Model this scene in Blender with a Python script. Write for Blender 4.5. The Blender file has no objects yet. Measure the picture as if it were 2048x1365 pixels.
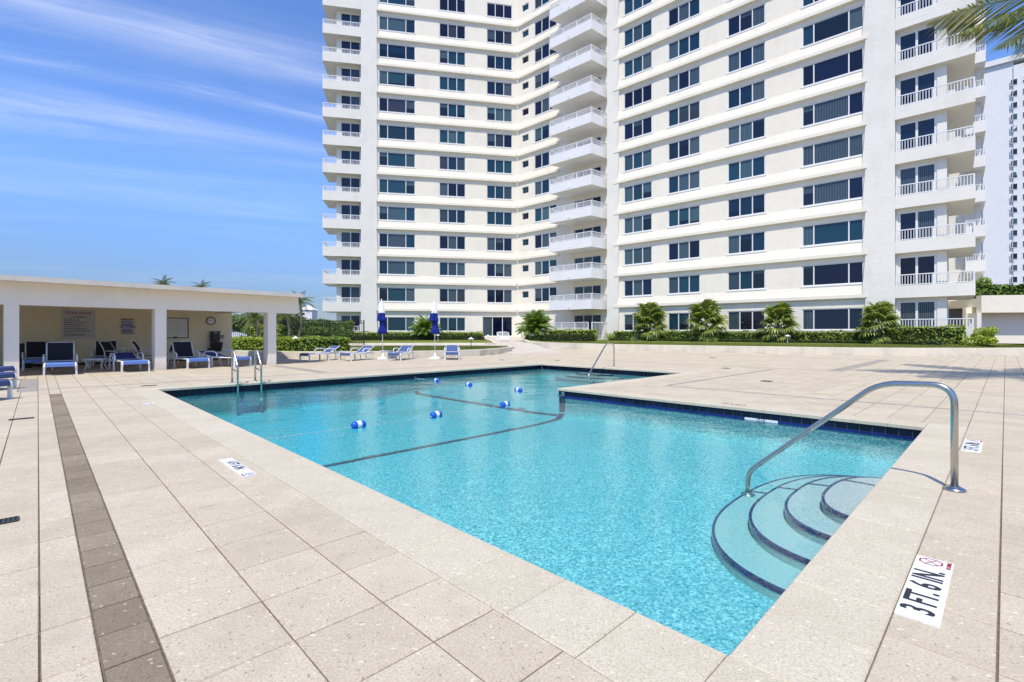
import bpy, math, random
from mathutils import Vector, Matrix
R = math.radians
rnd = random.Random(7)
scn = bpy.context.scene
col = scn.collection

# ------------------------------------------------------------------ camera
FPX, HY, EYE = 968.0, 667.4, 1.28
cam = bpy.data.cameras.new('camera')
cam.sensor_width = 36.0
cam.lens = FPX / 2048 * 36.0
cam.shift_y = -(682.5 - HY) / 2048
cam.clip_start, cam.clip_end = 0.05, 6000
camo = bpy.data.objects.new('camera', cam)
camo.location = (0, 0, EYE)
camo.rotation_euler = (R(90), 0, 0)
col.objects.link(camo)
scn.camera = camo

# ------------------------------------------------------------------ sky, sun, exposure
SUN_EL = R(61)
SUN_DIR = Vector((-0.27 * math.cos(SUN_EL), -0.963 * math.cos(SUN_EL), math.sin(SUN_EL))).normalized()
world = bpy.data.worlds.new('World')
scn.world = world
world.use_nodes = True
wt = world.node_tree
wt.nodes.clear()
def wn(t, **k):
    n = wt.nodes.new(t)
    for a_, v_ in k.items():
        setattr(n, a_, v_)
    return n
CLX, CLY = 3.3, 1.1
sky = wn('ShaderNodeTexSky', sky_type='NISHITA', sun_disc=False)
sky.sun_elevation = SUN_EL
sky.sun_rotation = math.atan2(SUN_DIR.x, SUN_DIR.y)
sky.air_density, sky.dust_density, sky.ozone_density = 1.0, 0.25, 2.6
bg = wn('ShaderNodeBackground')
bg.inputs['Strength'].default_value = 0.15
wo = wn('ShaderNodeOutputWorld')
# thin cirrus streaks: noise stretched along one direction on the plane of the cloud layer
tc = wn('ShaderNodeTexCoord')
sep = wn('ShaderNodeSeparateXYZ')
wt.links.new(tc.outputs['Generated'], sep.inputs[0])
def wm(op, a_, b_=None, c_=None):
    n = wn('ShaderNodeMath', operation=op)
    for i_, v_ in enumerate((a_, b_, c_)):
        if v_ is None:
            continue
        if isinstance(v_, (int, float)):
            n.inputs[i_].default_value = v_
        else:
            wt.links.new(v_, n.inputs[i_])
    return n.outputs[0]
zc = wm('MAXIMUM', wm('ADD', sep.outputs['Z'], 0.10), 0.02)
cx, cy = wm('DIVIDE', sep.outputs['X'], zc), wm('DIVIDE', sep.outputs['Y'], zc)
cmb = wn('ShaderNodeCombineXYZ')
wt.links.new(cx, cmb.inputs[0]); wt.links.new(cy, cmb.inputs[1])
mr = wn('ShaderNodeMapping')
mr.inputs['Rotation'].default_value = (0, 0, R(-27))
wt.links.new(cmb.outputs[0], mr.inputs[0])
mp = wn('ShaderNodeMapping')
mp.inputs['Scale'].default_value = (0.42, 2.3, 1)
mp.inputs['Location'].default_value = (CLX, CLY, 0)
wt.links.new(mr.outputs[0], mp.inputs[0])
n1 = wn('ShaderNodeTexNoise')
n1.inputs['Scale'].default_value = 1.0; n1.inputs['Detail'].default_value = 12; n1.inputs['Roughness'].default_value = 0.64
n1.inputs['Distortion'].default_value = 0.7
wt.links.new(mp.outputs[0], n1.inputs['Vector'])
n2 = wn('ShaderNodeTexNoise')
n2.inputs['Scale'].default_value = 0.42; n2.inputs['Detail'].default_value = 3
wt.links.new(cmb.outputs[0], n2.inputs['Vector'])
m1 = wn('ShaderNodeMapRange'); m1.inputs['From Min'].default_value = 0.46; m1.inputs['From Max'].default_value = 0.80
wt.links.new(n1.outputs['Fac'], m1.inputs['Value'])
m2 = wn('ShaderNodeMapRange'); m2.inputs['From Min'].default_value = 0.38; m2.inputs['From Max'].default_value = 0.62
wt.links.new(n2.outputs['Fac'], m2.inputs['Value'])
sp2 = wn('ShaderNodeSeparateXYZ')
wt.links.new(mr.outputs[0], sp2.inputs[0])
n3 = wn('ShaderNodeTexNoise')
n3.inputs['Scale'].default_value = 1.3; n3.inputs['Detail'].default_value = 5
wt.links.new(mp.outputs[0], n3.inputs['Vector'])
yw = wm('ADD', wm('ADD', sp2.outputs['Y'], wm('MULTIPLY', wm('SUBTRACT', n1.outputs['Fac'], 0.5), 0.22)), wm('MULTIPLY', wm('SUBTRACT', n3.outputs['Fac'], 0.5), 0.34))
def streak(c_, w_, a_):
    d_ = wm('DIVIDE', wm('SUBTRACT', yw, c_), w_)
    return wm('MULTIPLY', wm('POWER', 2.718, wm('MULTIPLY', wm('MULTIPLY', d_, d_), -1.0)), a_)
bands = wm('ADD', wm('ADD', streak(1.86, 0.048, 1.05), streak(1.62, 0.06, 0.42)), streak(2.26, 0.12, 0.42))
fine = wn('ShaderNodeMapRange'); fine.inputs['From Min'].default_value = 0.42; fine.inputs['From Max'].default_value = 0.74
wt.links.new(n1.outputs['Fac'], fine.inputs['Value'])
bands = wm('MULTIPLY', bands, wm('ADD', wm('MULTIPLY', fine.outputs[0], 0.92), 0.08))
cl = wm('MINIMUM', wm('ADD', wm('MULTIPLY', wm('MULTIPLY', m1.outputs[0], m2.outputs[0]), 0.30), bands), 0.9)
tint = wn('ShaderNodeMix', data_type='RGBA', blend_type='MULTIPLY')
tint.inputs[0].default_value = 1.0
hz_ = wn('ShaderNodeMapRange'); hz_.inputs['From Min'].default_value = 0.0; hz_.inputs['From Max'].default_value = 0.30
hz_.interpolation_type = 'SMOOTHSTEP'
wt.links.new(sep.outputs['Z'], hz_.inputs['Value'])
tm = wn('ShaderNodeMix', data_type='RGBA')
tm.inputs[6].default_value = (0.245, 0.28, 0.395, 1); tm.inputs[7].default_value = (0.60, 0.75, 1.04, 1)
wt.links.new(hz_.outputs[0], tm.inputs[0]); wt.links.new(tm.outputs[2], tint.inputs[7])
wt.links.new(sky.outputs[0], tint.inputs[6])
cmix = wn('ShaderNodeMix', data_type='RGBA')
cmix.inputs[7].default_value = (4.3, 4.6, 5.4, 1)
wt.links.new(cl, cmix.inputs[0]); wt.links.new(tint.outputs[2], cmix.inputs[6])
wt.links.new(cmix.outputs[2], bg.inputs['Color'])
wt.links.new(bg.outputs[0], wo.inputs['Surface'])

sl = bpy.data.lights.new('sun', 'SUN')
sl.energy, sl.angle, sl.color = 2.95, R(0.53), (1.0, 0.93, 0.81)
so = bpy.data.objects.new('sun', sl)
so.rotation_euler = SUN_DIR.to_track_quat('Z', 'Y').to_euler()
so.location = (0, -20, 40)
col.objects.link(so)
vs = scn.view_settings
scn.display_settings.display_device = 'sRGB'
vs.view_transform, vs.look, vs.exposure, vs.gamma = 'Standard', 'None', 0.60, 1.0
vs.use_curve_mapping = False
scn.cycles.max_bounces = 10
scn.cycles.transparent_max_bounces = 24
scn.cycles.caustics_reflective = False
scn.cycles.caustics_refractive = False
scn.cycles.sample_clamp_indirect = 6.0

# ------------------------------------------------------------------ picture -> place helpers
def gp(px, py, z=0.0):
    Y = FPX * (EYE - z) / (py - HY)
    return Vector(((px - 1024) / FPX * Y, Y, z))
def ray(px, Y, z=0.0):
    return Vector(((px - 1024) / FPX * Y, Y, z))
def zat(py, Y):
    return EYE + (HY - py) / FPX * Y
def pix(p):
    return (1024 + FPX * p[0] / p[1], HY + FPX * (EYE - p[2]) / p[1])
TA = -0.79547869
A0 = Vector((-8.152688, 11.0861736, 0))
UA = Vector((math.cos(TA), math.sin(TA), 0))
VB = Vector((-math.sin(TA), math.cos(TA), 0))
L1, W1, W2, UD = 12.88, 6.74, 6.43, 6.33
VF = W1 + W2
def uv(u, v, z=0.0):
    p = A0 + UA * u + VB * v
    return Vector((p.x, p.y, z))

# ------------------------------------------------------------------ materials
def mat(name, color, rough=0.6, spec=0.4, metal=0.0, build=None):
    m = bpy.data.materials.new(name)
    m.use_nodes = True
    nt = m.node_tree
    b = nt.nodes['Principled BSDF']
    b.inputs['Base Color'].default_value = (*color, 1)
    b.inputs['Roughness'].default_value = rough
    b.inputs['Metallic'].default_value = metal
    b.inputs['Specular IOR Level'].default_value = spec
    if build:
        build(N(nt), b)
    return m
class N:
    def __init__(s, nt): s.nt = nt
    def node(s, t, **k):
        n = s.nt.nodes.new(t)
        for a_, v_ in k.items(): setattr(n, a_, v_)
        return n
    def link(s, a_, b_): s.nt.links.new(a_, b_)
    def put(s, sock, v):
        if v is None: return
        if isinstance(v, (int, float)): sock.default_value = v
        elif isinstance(v, tuple): sock.default_value = v if len(v) in (3,) and sock.type == 'VECTOR' else (*v, 1) if len(v) == 3 else v
        else: s.link(v, sock)
    def pos(s): return s.node('ShaderNodeNewGeometry').outputs['Position']
    def obj(s): return s.node('ShaderNodeTexCoord').outputs['Object']
    def orand(s): return s.node('ShaderNodeObjectInfo').outputs['Random']
    def irand(s): return s.node('ShaderNodeNewGeometry').outputs['Random Per Island']
    def mapv(s, v, scale=(1, 1, 1), rot=(0, 0, 0)):
        n = s.node('ShaderNodeMapping'); n.inputs['Scale'].default_value = scale; n.inputs['Rotation'].default_value = rot
        s.link(v, n.inputs[0]); return n.outputs[0]
    def noise(s, v, scale, detail=4, rough=0.55, out='Fac'):
        n = s.node('ShaderNodeTexNoise'); n.inputs['Scale'].default_value = scale
        n.inputs['Detail'].default_value = detail; n.inputs['Roughness'].default_value = rough
        s.link(v, n.inputs['Vector']); return n.outputs[out]
    def voro(s, v, scale, feature='F1', out='Distance', rnd_=1.0):
        n = s.node('ShaderNodeTexVoronoi', feature=feature); n.inputs['Scale'].default_value = scale
        n.inputs['Randomness'].default_value = rnd_
        s.link(v, n.inputs['Vector']); return n.outputs[out]
    def math(s, op, a_, b_=None, clamp=False):
        n = s.node('ShaderNodeMath', operation=op, use_clamp=clamp)
        s.put(n.inputs[0], a_); s.put(n.inputs[1], b_); return n.outputs[0]
    def rng(s, v, a_, b_, c_=0.0, d_=1.0):
        n = s.node('ShaderNodeMapRange')
        for i_, q in enumerate((v, a_, b_, c_, d_)): s.put(n.inputs[i_], q)
        return n.outputs[0]
    def mix(s, f, a_, b_, mode='MIX'):
        n = s.node('ShaderNodeMix', data_type='RGBA', blend_type=mode)
        s.put(n.inputs[0], f); s.put(n.inputs[6], a_); s.put(n.inputs[7], b_); return n.outputs[2]
    def ramp(s, v, stops):
        n = s.node('ShaderNodeValToRGB'); e = n.color_ramp.elements
        while len(e) < len(stops): e.new(0.5)
        for q, (p_, c_) in zip(e, stops): q.position = p_; q.color = (*c_, 1)
        s.put(n.inputs[0], v); return n.outputs[0]
    def bump(s, h, strength=0.3, dist=0.01):
        n = s.node('ShaderNodeBump'); n.inputs['Strength'].default_value = strength; n.inputs['Distance'].default_value = dist
        s.link(h, n.inputs['Height']); return n.outputs[0]

def paver_build(c0, c1, shell, dark, stain=0.25):
    def f(n, b):
        p = n.pos()
        r = n.math('FRACT', n.math('ADD', n.math('MULTIPLY', n.orand(), 7.31), n.irand()))
        base = n.mix(r, c0, c1)
        big = n.noise(p, 1.1, 5, 0.6)
        base = n.mix(n.rng(big, 0.42, 0.72, 0, stain), base, (c0[0] * .55, c0[1] * .53, c0[2] * .49))
        fine = n.noise(p, 95, 4, 0.7)
        base = n.mix(n.rng(n.noise(p, 5.5, 6, .68), 0.46, 0.70, 0, stain * 1.3), base, (c0[0] * .66, c0[1] * .64, c0[2] * .60))
        base = n.mix(n.rng(fine, 0.42, 0.68, 0, 0.75), base, (c0[0] * .60, c0[1] * .57, c0[2] * .52))
        # shell fragments cast into the concrete: sparse flattened flecks
        w = n.noise(p, 14, 2, 0.5, 'Color')
        pv = n.node('ShaderNodeVectorMath', operation='MULTIPLY_ADD')
        n.link(w, pv.inputs[0]); pv.inputs[1].default_value = (.05, .05, .05); n.link(p, pv.inputs[2])
        q = n.mapv(pv.outputs[0], (1.0, 1.9, 1.0), (0, 0, 0.6))
        d = n.voro(q, 23); rc = n.voro(q, 23, out='Color')
        sep_ = n.node('ShaderNodeSeparateColor'); n.link(rc, sep_.inputs[0])
        size = n.rng(sep_.outputs[0], 0.55, 1.0, 0.0, 0.30)
        m_ = n.math('MULTIPLY', n.math('LESS_THAN', d, size), shell)
        base = n.mix(m_, base, (min(.95, c1[0] * 1.35), min(.95, c1[1] * 1.37), min(.95, c1[2] * 1.38)))
        q2 = n.mapv(pv.outputs[0], (1.6, 1.0, 1.0), (0, 0, -0.4))
        d2 = n.voro(q2, 41); rc2 = n.voro(q2, 41, out='Color')
        s2 = n.node('ShaderNodeSeparateColor'); n.link(rc2, s2.inputs[0])
        m2_ = n.math('MULTIPLY', n.math('LESS_THAN', d2, n.rng(s2.outputs[1], 0.70, 1.0, 0.0, 0.34)), dark)
        base = n.mix(m2_, base, (c0[0] * .38, c0[1] * .35, c0[2] * .31))
        n.link(base, b.inputs['Base Color'])
        n.link(n.bump(n.math('ADD', fine, n.math('MULTIPLY', m2_, -0.5)), 0.35, 0.004), b.inputs['Normal'])
    return f
M = {}
M['paver'] = mat('shell_concrete', (.5, .45, .37), .85, .2, build=paver_build((.565, .49, .365), (.65, .57, .435), .48, .6))
M['coping'] = mat('cream_coping', (.6, .56, .47), .8, .25, build=paver_build((.61, .54, .41), (.665, .595, .46), .42, .4, .18))
M['band'] = mat('dark_band_paver', (.26, .22, .19), .88, .2, build=paver_build((.25, .20, .14), (.36, .295, .215), .85, .6))
M['band_pale'] = mat('grey_band_paver', (.36, .33, .29), .88, .2, build=paver_build((.36, .325, .285), (.42, .385, .335), .5, .4))
def mortar_b(n, b):
    f = n.noise(n.pos(), 30, 4)
    n.link(n.ramp(f, [(.3, (.13, .10, .068)), (.7, (.23, .185, .13))]), b.inputs['Base Color'])
M['mortar'] = mat('mortar', (.2, .17, .13), .95, .1, build=mortar_b)
def ground_b(n, b):
    f = n.noise(n.pos(), .35, 6)
    n.link(n.ramp(f, [(.35, (.12, .12, .11)), (.65, (.2, .19, .17))]), b.inputs['Base Color'])
M['ground'] = mat('ground', (.15, .15, .13), .95, .1, build=ground_b)
def stucco(c, var=.06, bs=.25):
    def f(n, b):
        p = n.pos()
        a_ = n.noise(p, .55, 6, .62); g_ = n.noise(n.mapv(p, (1, 1, .35)), 2.2, 5, .6)
        k = n.math('ADD', n.math('MULTIPLY', a_, .6), n.math('MULTIPLY', g_, .4))
        n.link(n.ramp(k, [(.34, tuple(x * (1 - 2.0 * var) for x in c)), (.5, c), (.66, tuple(min(.93, x * (1 + var * .6)) for x in c))]), b.inputs['Base Color'])
        h = n.math('ADD', n.noise(p, 26, 5, .6), n.math('MULTIPLY', n.noise(n.mapv(p, (1, 1, 3)), 1.6, 3), 1.5))
        n.link(n.bump(h, bs, .03), b.inputs['Normal'])
    return f
M['cream'] = mat('cream_stucco', (.82, .76, .63), .85, .2, build=stucco((.86, .80, .665), .035))
M['pale'] = mat('pale_stucco', (.79, .765, .70), .85, .2, build=stucco((.80, .77, .685), .04))
M['white_stucco'] = mat('white_stucco', (.82, .82, .81), .8, .2, build=stucco((.82, .81, .785), .03))
M['cabana'] = mat('cabana_plaster', (.74, .69, .60), .85, .2, build=stucco((.89, .81, .68), .04))
M['cabana_in'] = mat('cabana_ochre_plaster', (.68, .58, .40), .85, .2, build=stucco((.92, .82, .60), .04))
M['planter'] = mat('planter_plaster', (.66, .62, .53), .88, .2, build=stucco((.70, .64, .51), .09))
M['tower'] = mat('far_tower_plaster', (.80, .79, .76), .85, .2, build=stucco((.80, .79, .76), .03))
M['frame'] = mat('white_window_frame', (.78, .78, .76), .45, .4)
M['alu'] = mat('white_powder_coat', (.80, .80, .79), .35, .5)
def steel_b(n, b):
    f = n.noise(n.mapv(n.obj(), (1, 1, .2)), 8, 2)
    n.link(n.rng(f, .3, .7, .22, .30), b.inputs['Roughness'])
M['steel'] = mat('stainless_steel', (.50, .485, .455), .22, .5, 1.0, build=steel_b)
def glass_b(n, b):
    at_ = n.node('ShaderNodeAttribute', attribute_type='OBJECT', attribute_name='shade')
    r = at_.outputs['Fac']
    c = n.ramp(r, [(0, (.003, .004, .016)), (.2, (.004, .008, .034)), (.4, (.005, .024, .052)), (.7, (.009, .045, .072)), (.9, (.018, .065, .085)), (1, (.008, .02, .035))])
    o = n.obj()
    wv = n.node('ShaderNodeTexWave', wave_type='BANDS', bands_direction='X')
    wv.inputs['Scale'].default_value = 3.2; wv.inputs['Distortion'].default_value = 2.5; wv.inputs['Detail'].default_value = 2
    n.link(o, wv.inputs['Vector'])
    cur = n.math('MULTIPLY', n.math('GREATER_THAN', n.math('FRACT', n.math('MULTIPLY', r, 13.7)), .70), .75)
    c2 = n.mix(n.math('MULTIPLY', cur, wv.outputs['Fac']), c, (.13, .19, .20))
    sz = n.node('ShaderNodeSeparateXYZ'); n.link(o, sz.inputs[0])
    # roller shades drawn part of the way in some of the flats, slatted blinds in a few
    drawn = n.math('LESS_THAN', n.math('FRACT', n.math('MULTIPLY', r, 31.3)), .30)
    thr = n.math('MULTIPLY', n.math('FRACT', n.math('MULTIPLY', r, 57.1)), 1.3)
    c2 = n.mix(n.math('MULTIPLY', n.math('MULTIPLY', drawn, n.math('LESS_THAN', sz.outputs['Z'], thr)), .92), c2, (.004, .006, .016))
    w2 = n.node('ShaderNodeTexWave', wave_type='BANDS', bands_direction='Z'); w2.inputs['Scale'].default_value = 4.2
    n.link(o, w2.inputs['Vector'])
    sl_ = n.math('GREATER_THAN', n.math('FRACT', n.math('MULTIPLY', r, 91.7)), .90)
    c2 = n.mix(n.math('MULTIPLY', n.math('MULTIPLY', sl_, w2.outputs['Fac']), .7), c2, (.09, .10, .10))
    n.link(c2, b.inputs['Base Color'])
    n.link(n.bump(n.noise(n.pos(), .9, 2), .04, .2), b.inputs['Normal'])
M['glass'] = mat('tinted_glass', (.01, .04, .07), .04, .5, build=glass_b)
M['dark'] = mat('drain_shade', (.012, .012, .013), .5, .3)
M['tile'] = mat('navy_tile', (.008, .012, .05), .2, .35, build=lambda n, b: n.link(n.ramp(n.orand(), [(0, (.002, .003, .012)), (.6, (.003, .005, .020)), (1, (.006, .010, .035))]), b.inputs['Base Color']))
M['trim'] = mat('cobalt_trim_tile', (.01, .012, .22), .12, .6, build=lambda n, b: n.link(n.ramp(n.orand(), [(0, (.005, .005, .085)), (1, (.010, .012, .17))]), b.inputs['Base Color']))
M['grout'] = mat('grout', (.30, .30, .30), .9, .2)
def plaster_b(n, b):  # mottling paints caustic ripple light, and some water tint, into the plaster colour
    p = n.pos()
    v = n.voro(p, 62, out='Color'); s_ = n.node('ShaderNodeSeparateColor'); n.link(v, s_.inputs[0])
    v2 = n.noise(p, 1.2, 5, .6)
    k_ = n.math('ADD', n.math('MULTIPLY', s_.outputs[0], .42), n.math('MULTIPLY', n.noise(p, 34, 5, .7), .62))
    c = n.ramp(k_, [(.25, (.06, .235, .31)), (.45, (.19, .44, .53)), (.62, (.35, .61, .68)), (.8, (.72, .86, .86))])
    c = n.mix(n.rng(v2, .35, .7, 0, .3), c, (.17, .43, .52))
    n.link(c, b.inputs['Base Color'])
M['plaster'] = mat('caustic_mottled_plaster', (.5, .75, .8), .8, .2, build=plaster_b)
M['step'] = mat('pale_step_plaster', (.7, .78, .8), .8, .2, build=lambda n, b: n.link(n.ramp(n.noise(n.pos(), 40, 4), [(.3, (.37, .48, .51)), (.7, (.46, .57, .59))]), b.inputs['Base Color']))
# water: clear surface that reflects by Fresnel over a body that soaks up red
wm_ = bpy.data.materials.new('pool_water'); wm_.use_nodes = True
nt = wm_.node_tree; nt.nodes.clear(); n = N(nt)
p = n.pos()
h = n.math('ADD', n.math('ADD', n.math('MULTIPLY', n.noise(n.mapv(p, (1, 1, 1)), 1.3, 2, .5), 1.0), n.math('MULTIPLY', n.noise(p, 5.5, 3, .55), .42)), n.math('MULTIPLY', n.noise(p, 22, 2, .5), .07))
h = n.math('MULTIPLY', h, n.rng(n.noise(p, .45, 2, .5), .35, .65, .45, 1.5))
nb = n.bump(h, 1.0, 0.017)
fr = n.node('ShaderNodeFresnel'); fr.inputs['IOR'].default_value = 1.33; n.link(nb, fr.inputs['Normal'])
tr = n.node('ShaderNodeBsdfTransparent'); gl = n.node('ShaderNodeBsdfGlossy'); gl.inputs['Roughness'].default_value = .012
n.link(nb, gl.inputs['Normal'])
mx = n.node('ShaderNodeMixShader'); n.link(fr.outputs[0], mx.inputs[0]); n.link(tr.outputs[0], mx.inputs[1]); n.link(gl.outputs[0], mx.inputs[2])
va = n.node('ShaderNodeVolumeAbsorption'); va.inputs['Color'].default_value = (.05, .945, .97, 1); va.inputs['Density'].default_value = .66
ou = n.node('ShaderNodeOutputMaterial'); n.link(mx.outputs[0], ou.inputs['Surface']); n.link(va.outputs[0], ou.inputs['Volume'])
M['water'] = wm_
def leaf_b(stops, trans=.25):
    def f(n, b):
        r = n.math('FRACT', n.math('ADD', n.math('MULTIPLY', n.orand(), 3.7), n.irand()))
        n.link(n.ramp(r, stops), b.inputs['Base Color'])
    return f
def leafmat(name, stops, rough=.45):
    m = mat(name, stops[0][1], rough, .45, build=leaf_b(stops))
    # thin leaves let some light through
    nt_ = m.node_tree; b = nt_.nodes['Principled BSDF']; n_ = N(nt_)
    t = n_.node('ShaderNodeBsdfTranslucent')
    src = b.inputs['Base Color'].links[0].from_socket
    n_.link(n_.mix(1.0, src, (1.3, 1.4, .55), 'MULTIPLY'), t.inputs['Color'])
    mx_ = n_.node('ShaderNodeMixShader'); mx_.inputs[0].default_value = .28
    n_.link(b.outputs[0], mx_.inputs[1]); n_.link(t.outputs[0], mx_.inputs[2])
    n_.link(mx_.outputs[0], nt_.nodes['Material Output'].inputs['Surface'])
    return m
M['hedge'] = leafmat('hedge_leaf', [(0, (0.086, 0.144, 0.027)), (.4, (0.174, 0.276, 0.042)), (.8, (0.347, 0.447, 0.057)), (1, (0.578, 0.600, 0.091))])
M['hedge_lime'] = leafmat('lime_hedge_leaf', [(0, (0.142, 0.223, 0.024)), (.4, (0.284, 0.385, 0.041)), (.8, (0.486, 0.547, 0.061)), (1, (0.600, 0.600, 0.101))])
M['hedge_dark'] = leafmat('dark_hedge_leaf', [(0, (0.024, 0.044, 0.012)), (.5, (0.051, 0.085, 0.020)), (1, (0.102, 0.145, 0.031))])
M['tree'] = leafmat('tree_leaf', [(0, (0.043, 0.087, 0.020)), (.5, (0.098, 0.176, 0.031)), (.85, (0.176, 0.283, 0.043)), (1, (0.293, 0.391, 0.059))])
M['fan'] = leafmat('fan_palm_leaf', [(0, (0.079, 0.129, 0.028)), (.5, (0.169, 0.240, 0.046)), (.85, (0.316, 0.370, 0.069)), (1, (0.528, 0.468, 0.139))], .32)
M['areca'] = leafmat('areca_leaf', [(0, (0.064, 0.128, 0.025)), (.5, (0.139, 0.245, 0.039)), (1, (0.297, 0.404, 0.064))], .35)
M['coco'] = leafmat('coconut_leaf', [(0, (0.053, 0.090, 0.018)), (.5, (0.105, 0.150, 0.027)), (.85, (0.225, 0.232, 0.045)), (1, (0.390, 0.315, 0.090))], .35)
M['core'] = mat('shrub_shade', (.022, .035, .010), .9, .1, build=lambda n, b: n.link(n.ramp(n.noise(n.pos(), 14, 4), [(.35, (.014, .022, .007)), (.65, (.035, .055, .014))]), b.inputs['Base Color']))
M['bark'] = mat('palm_bark', (.22, .19, .15), .9, .15, build=lambda n, b: n.link(n.ramp(n.noise(n.mapv(n.pos(), (1, 1, 6)), 4, 5), [(.3, (.12, .10, .08)), (.7, (.28, .25, .20))]), b.inputs['Base Color']))
def lawn_b(n, b):
    p = n.pos()
    k = n.math('ADD', n.math('MULTIPLY', n.noise(p, .9, 5), .55), n.math('MULTIPLY', n.noise(p, 24, 4), .45))
    n.link(n.ramp(k, [(.32, (.085, .11, .022)), (.5, (.15, .18, .034)), (.68, (.23, .235, .06))]), b.inputs['Base Color'])
M['lawn'] = mat('lawn', (.1, .12, .03), .95, .1, build=lawn_b)
M['grass'] = leafmat('grass_blade', [(0, (0.081, 0.115, 0.020)), (.6, (0.149, 0.189, 0.034)), (1, (0.257, 0.257, 0.068))], .6)
M['walk'] = mat('walk_concrete', (.55, .49, .41), .9, .15, build=stucco((.56, .50, .425), .1))
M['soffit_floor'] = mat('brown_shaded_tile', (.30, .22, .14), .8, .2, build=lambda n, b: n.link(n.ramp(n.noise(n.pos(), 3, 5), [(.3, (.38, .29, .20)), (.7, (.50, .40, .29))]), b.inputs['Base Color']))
def weave(c, c2):
    def f(n, b):
        wv = n.node('ShaderNodeTexWave', wave_type='BANDS', bands_direction='Y'); wv.inputs['Scale'].default_value = 26
        n.link(n.obj(), wv.inputs['Vector']); n.link(n.mix(wv.outputs['Fac'], c, c2), b.inputs['Base Color'])
    return f
M['sling'] = mat('navy_sling', (.02, .03, .14), .7, .3, build=weave((.022, .03, .13), (.04, .055, .20)))
M['sling_sun'] = mat('sunlit_blue_sling', (.05, .075, .25), .7, .3, build=weave((.045, .075, .19), (.085, .13, .28)))  # outdoor copy of the sling with its sunlit tone in the colour
M['sling_pale'] = mat('light_blue_sling', (.10, .19, .48), .7, .3, build=weave((.09, .17, .44), (.15, .26, .58)))
M['sling_shade'] = mat('shaded_black_sling', (.012, .012, .018), .7, .3, build=weave((.010, .010, .016), (.022, .022, .032)))  # back sling blackened: the cabana shade is in its colour
M['stripe'] = mat('blue_white_strap', (.3, .3, .6), .6, .3)
M['canvas_white'] = mat('white_canvas', (.80, .80, .82), .8, .2)
M['canvas_blue'] = mat('royal_blue_canvas', (.012, .03, .33), .75, .25, build=lambda n, b: n.link(n.ramp(n.noise(n.obj(), 6, 3), [(.3, (.006, .013, .14)), (.7, (.011, .03, .27))]), b.inputs['Base Color']))
M['black'] = mat('black_plastic', (.012, .012, .014), .35, .5)
M['iron'] = mat('black_iron', (.014, .014, .015), .5, .4)
M['sign_white'] = mat('white_sign_enamel', (.78, .79, .80), .4, .4)
M['sign_grey'] = mat('grey_lilac_sign', (.62, .61, .64), .5, .4)
M['ink'] = mat('dark_ink', (.03, .03, .035), .6, .3)
M['ink_red'] = mat('red_ink', (.38, .02, .04), .6, .3)
M['ink_blue'] = mat('blue_ink', (.01, .06, .36), .6, .3)
M['ink_faint'] = mat('faint_marker', (.42, .43, .45), .6, .3)
M['buoy_blue'] = mat('blue_float', (.012, .11, .55), .3, .5)
M['buoy_white'] = mat('white_float', (.80, .82, .84), .3, .5)
M['rope'] = mat('white_rope', (.50, .58, .62), .7, .3)
M['grey_bin'] = mat('dark_grey_bin', (.05, .05, .045), .5, .3)
M['car_white'] = mat('white_car_paint', (.75, .77, .80), .2, .6)
M['car_blue'] = mat('blue_car_paint', (.02, .05, .30), .2, .6)
M['rubber'] = mat('rubber', (.015, .015, .015), .8, .2)
M['line'] = mat('navy_floor_tile', (.006, .008, .06), .3, .5)
M['roof_cap'] = mat('roof_edge', (.70, .64, .53), .8, .2, build=stucco((.72, .655, .55), .08))

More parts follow.
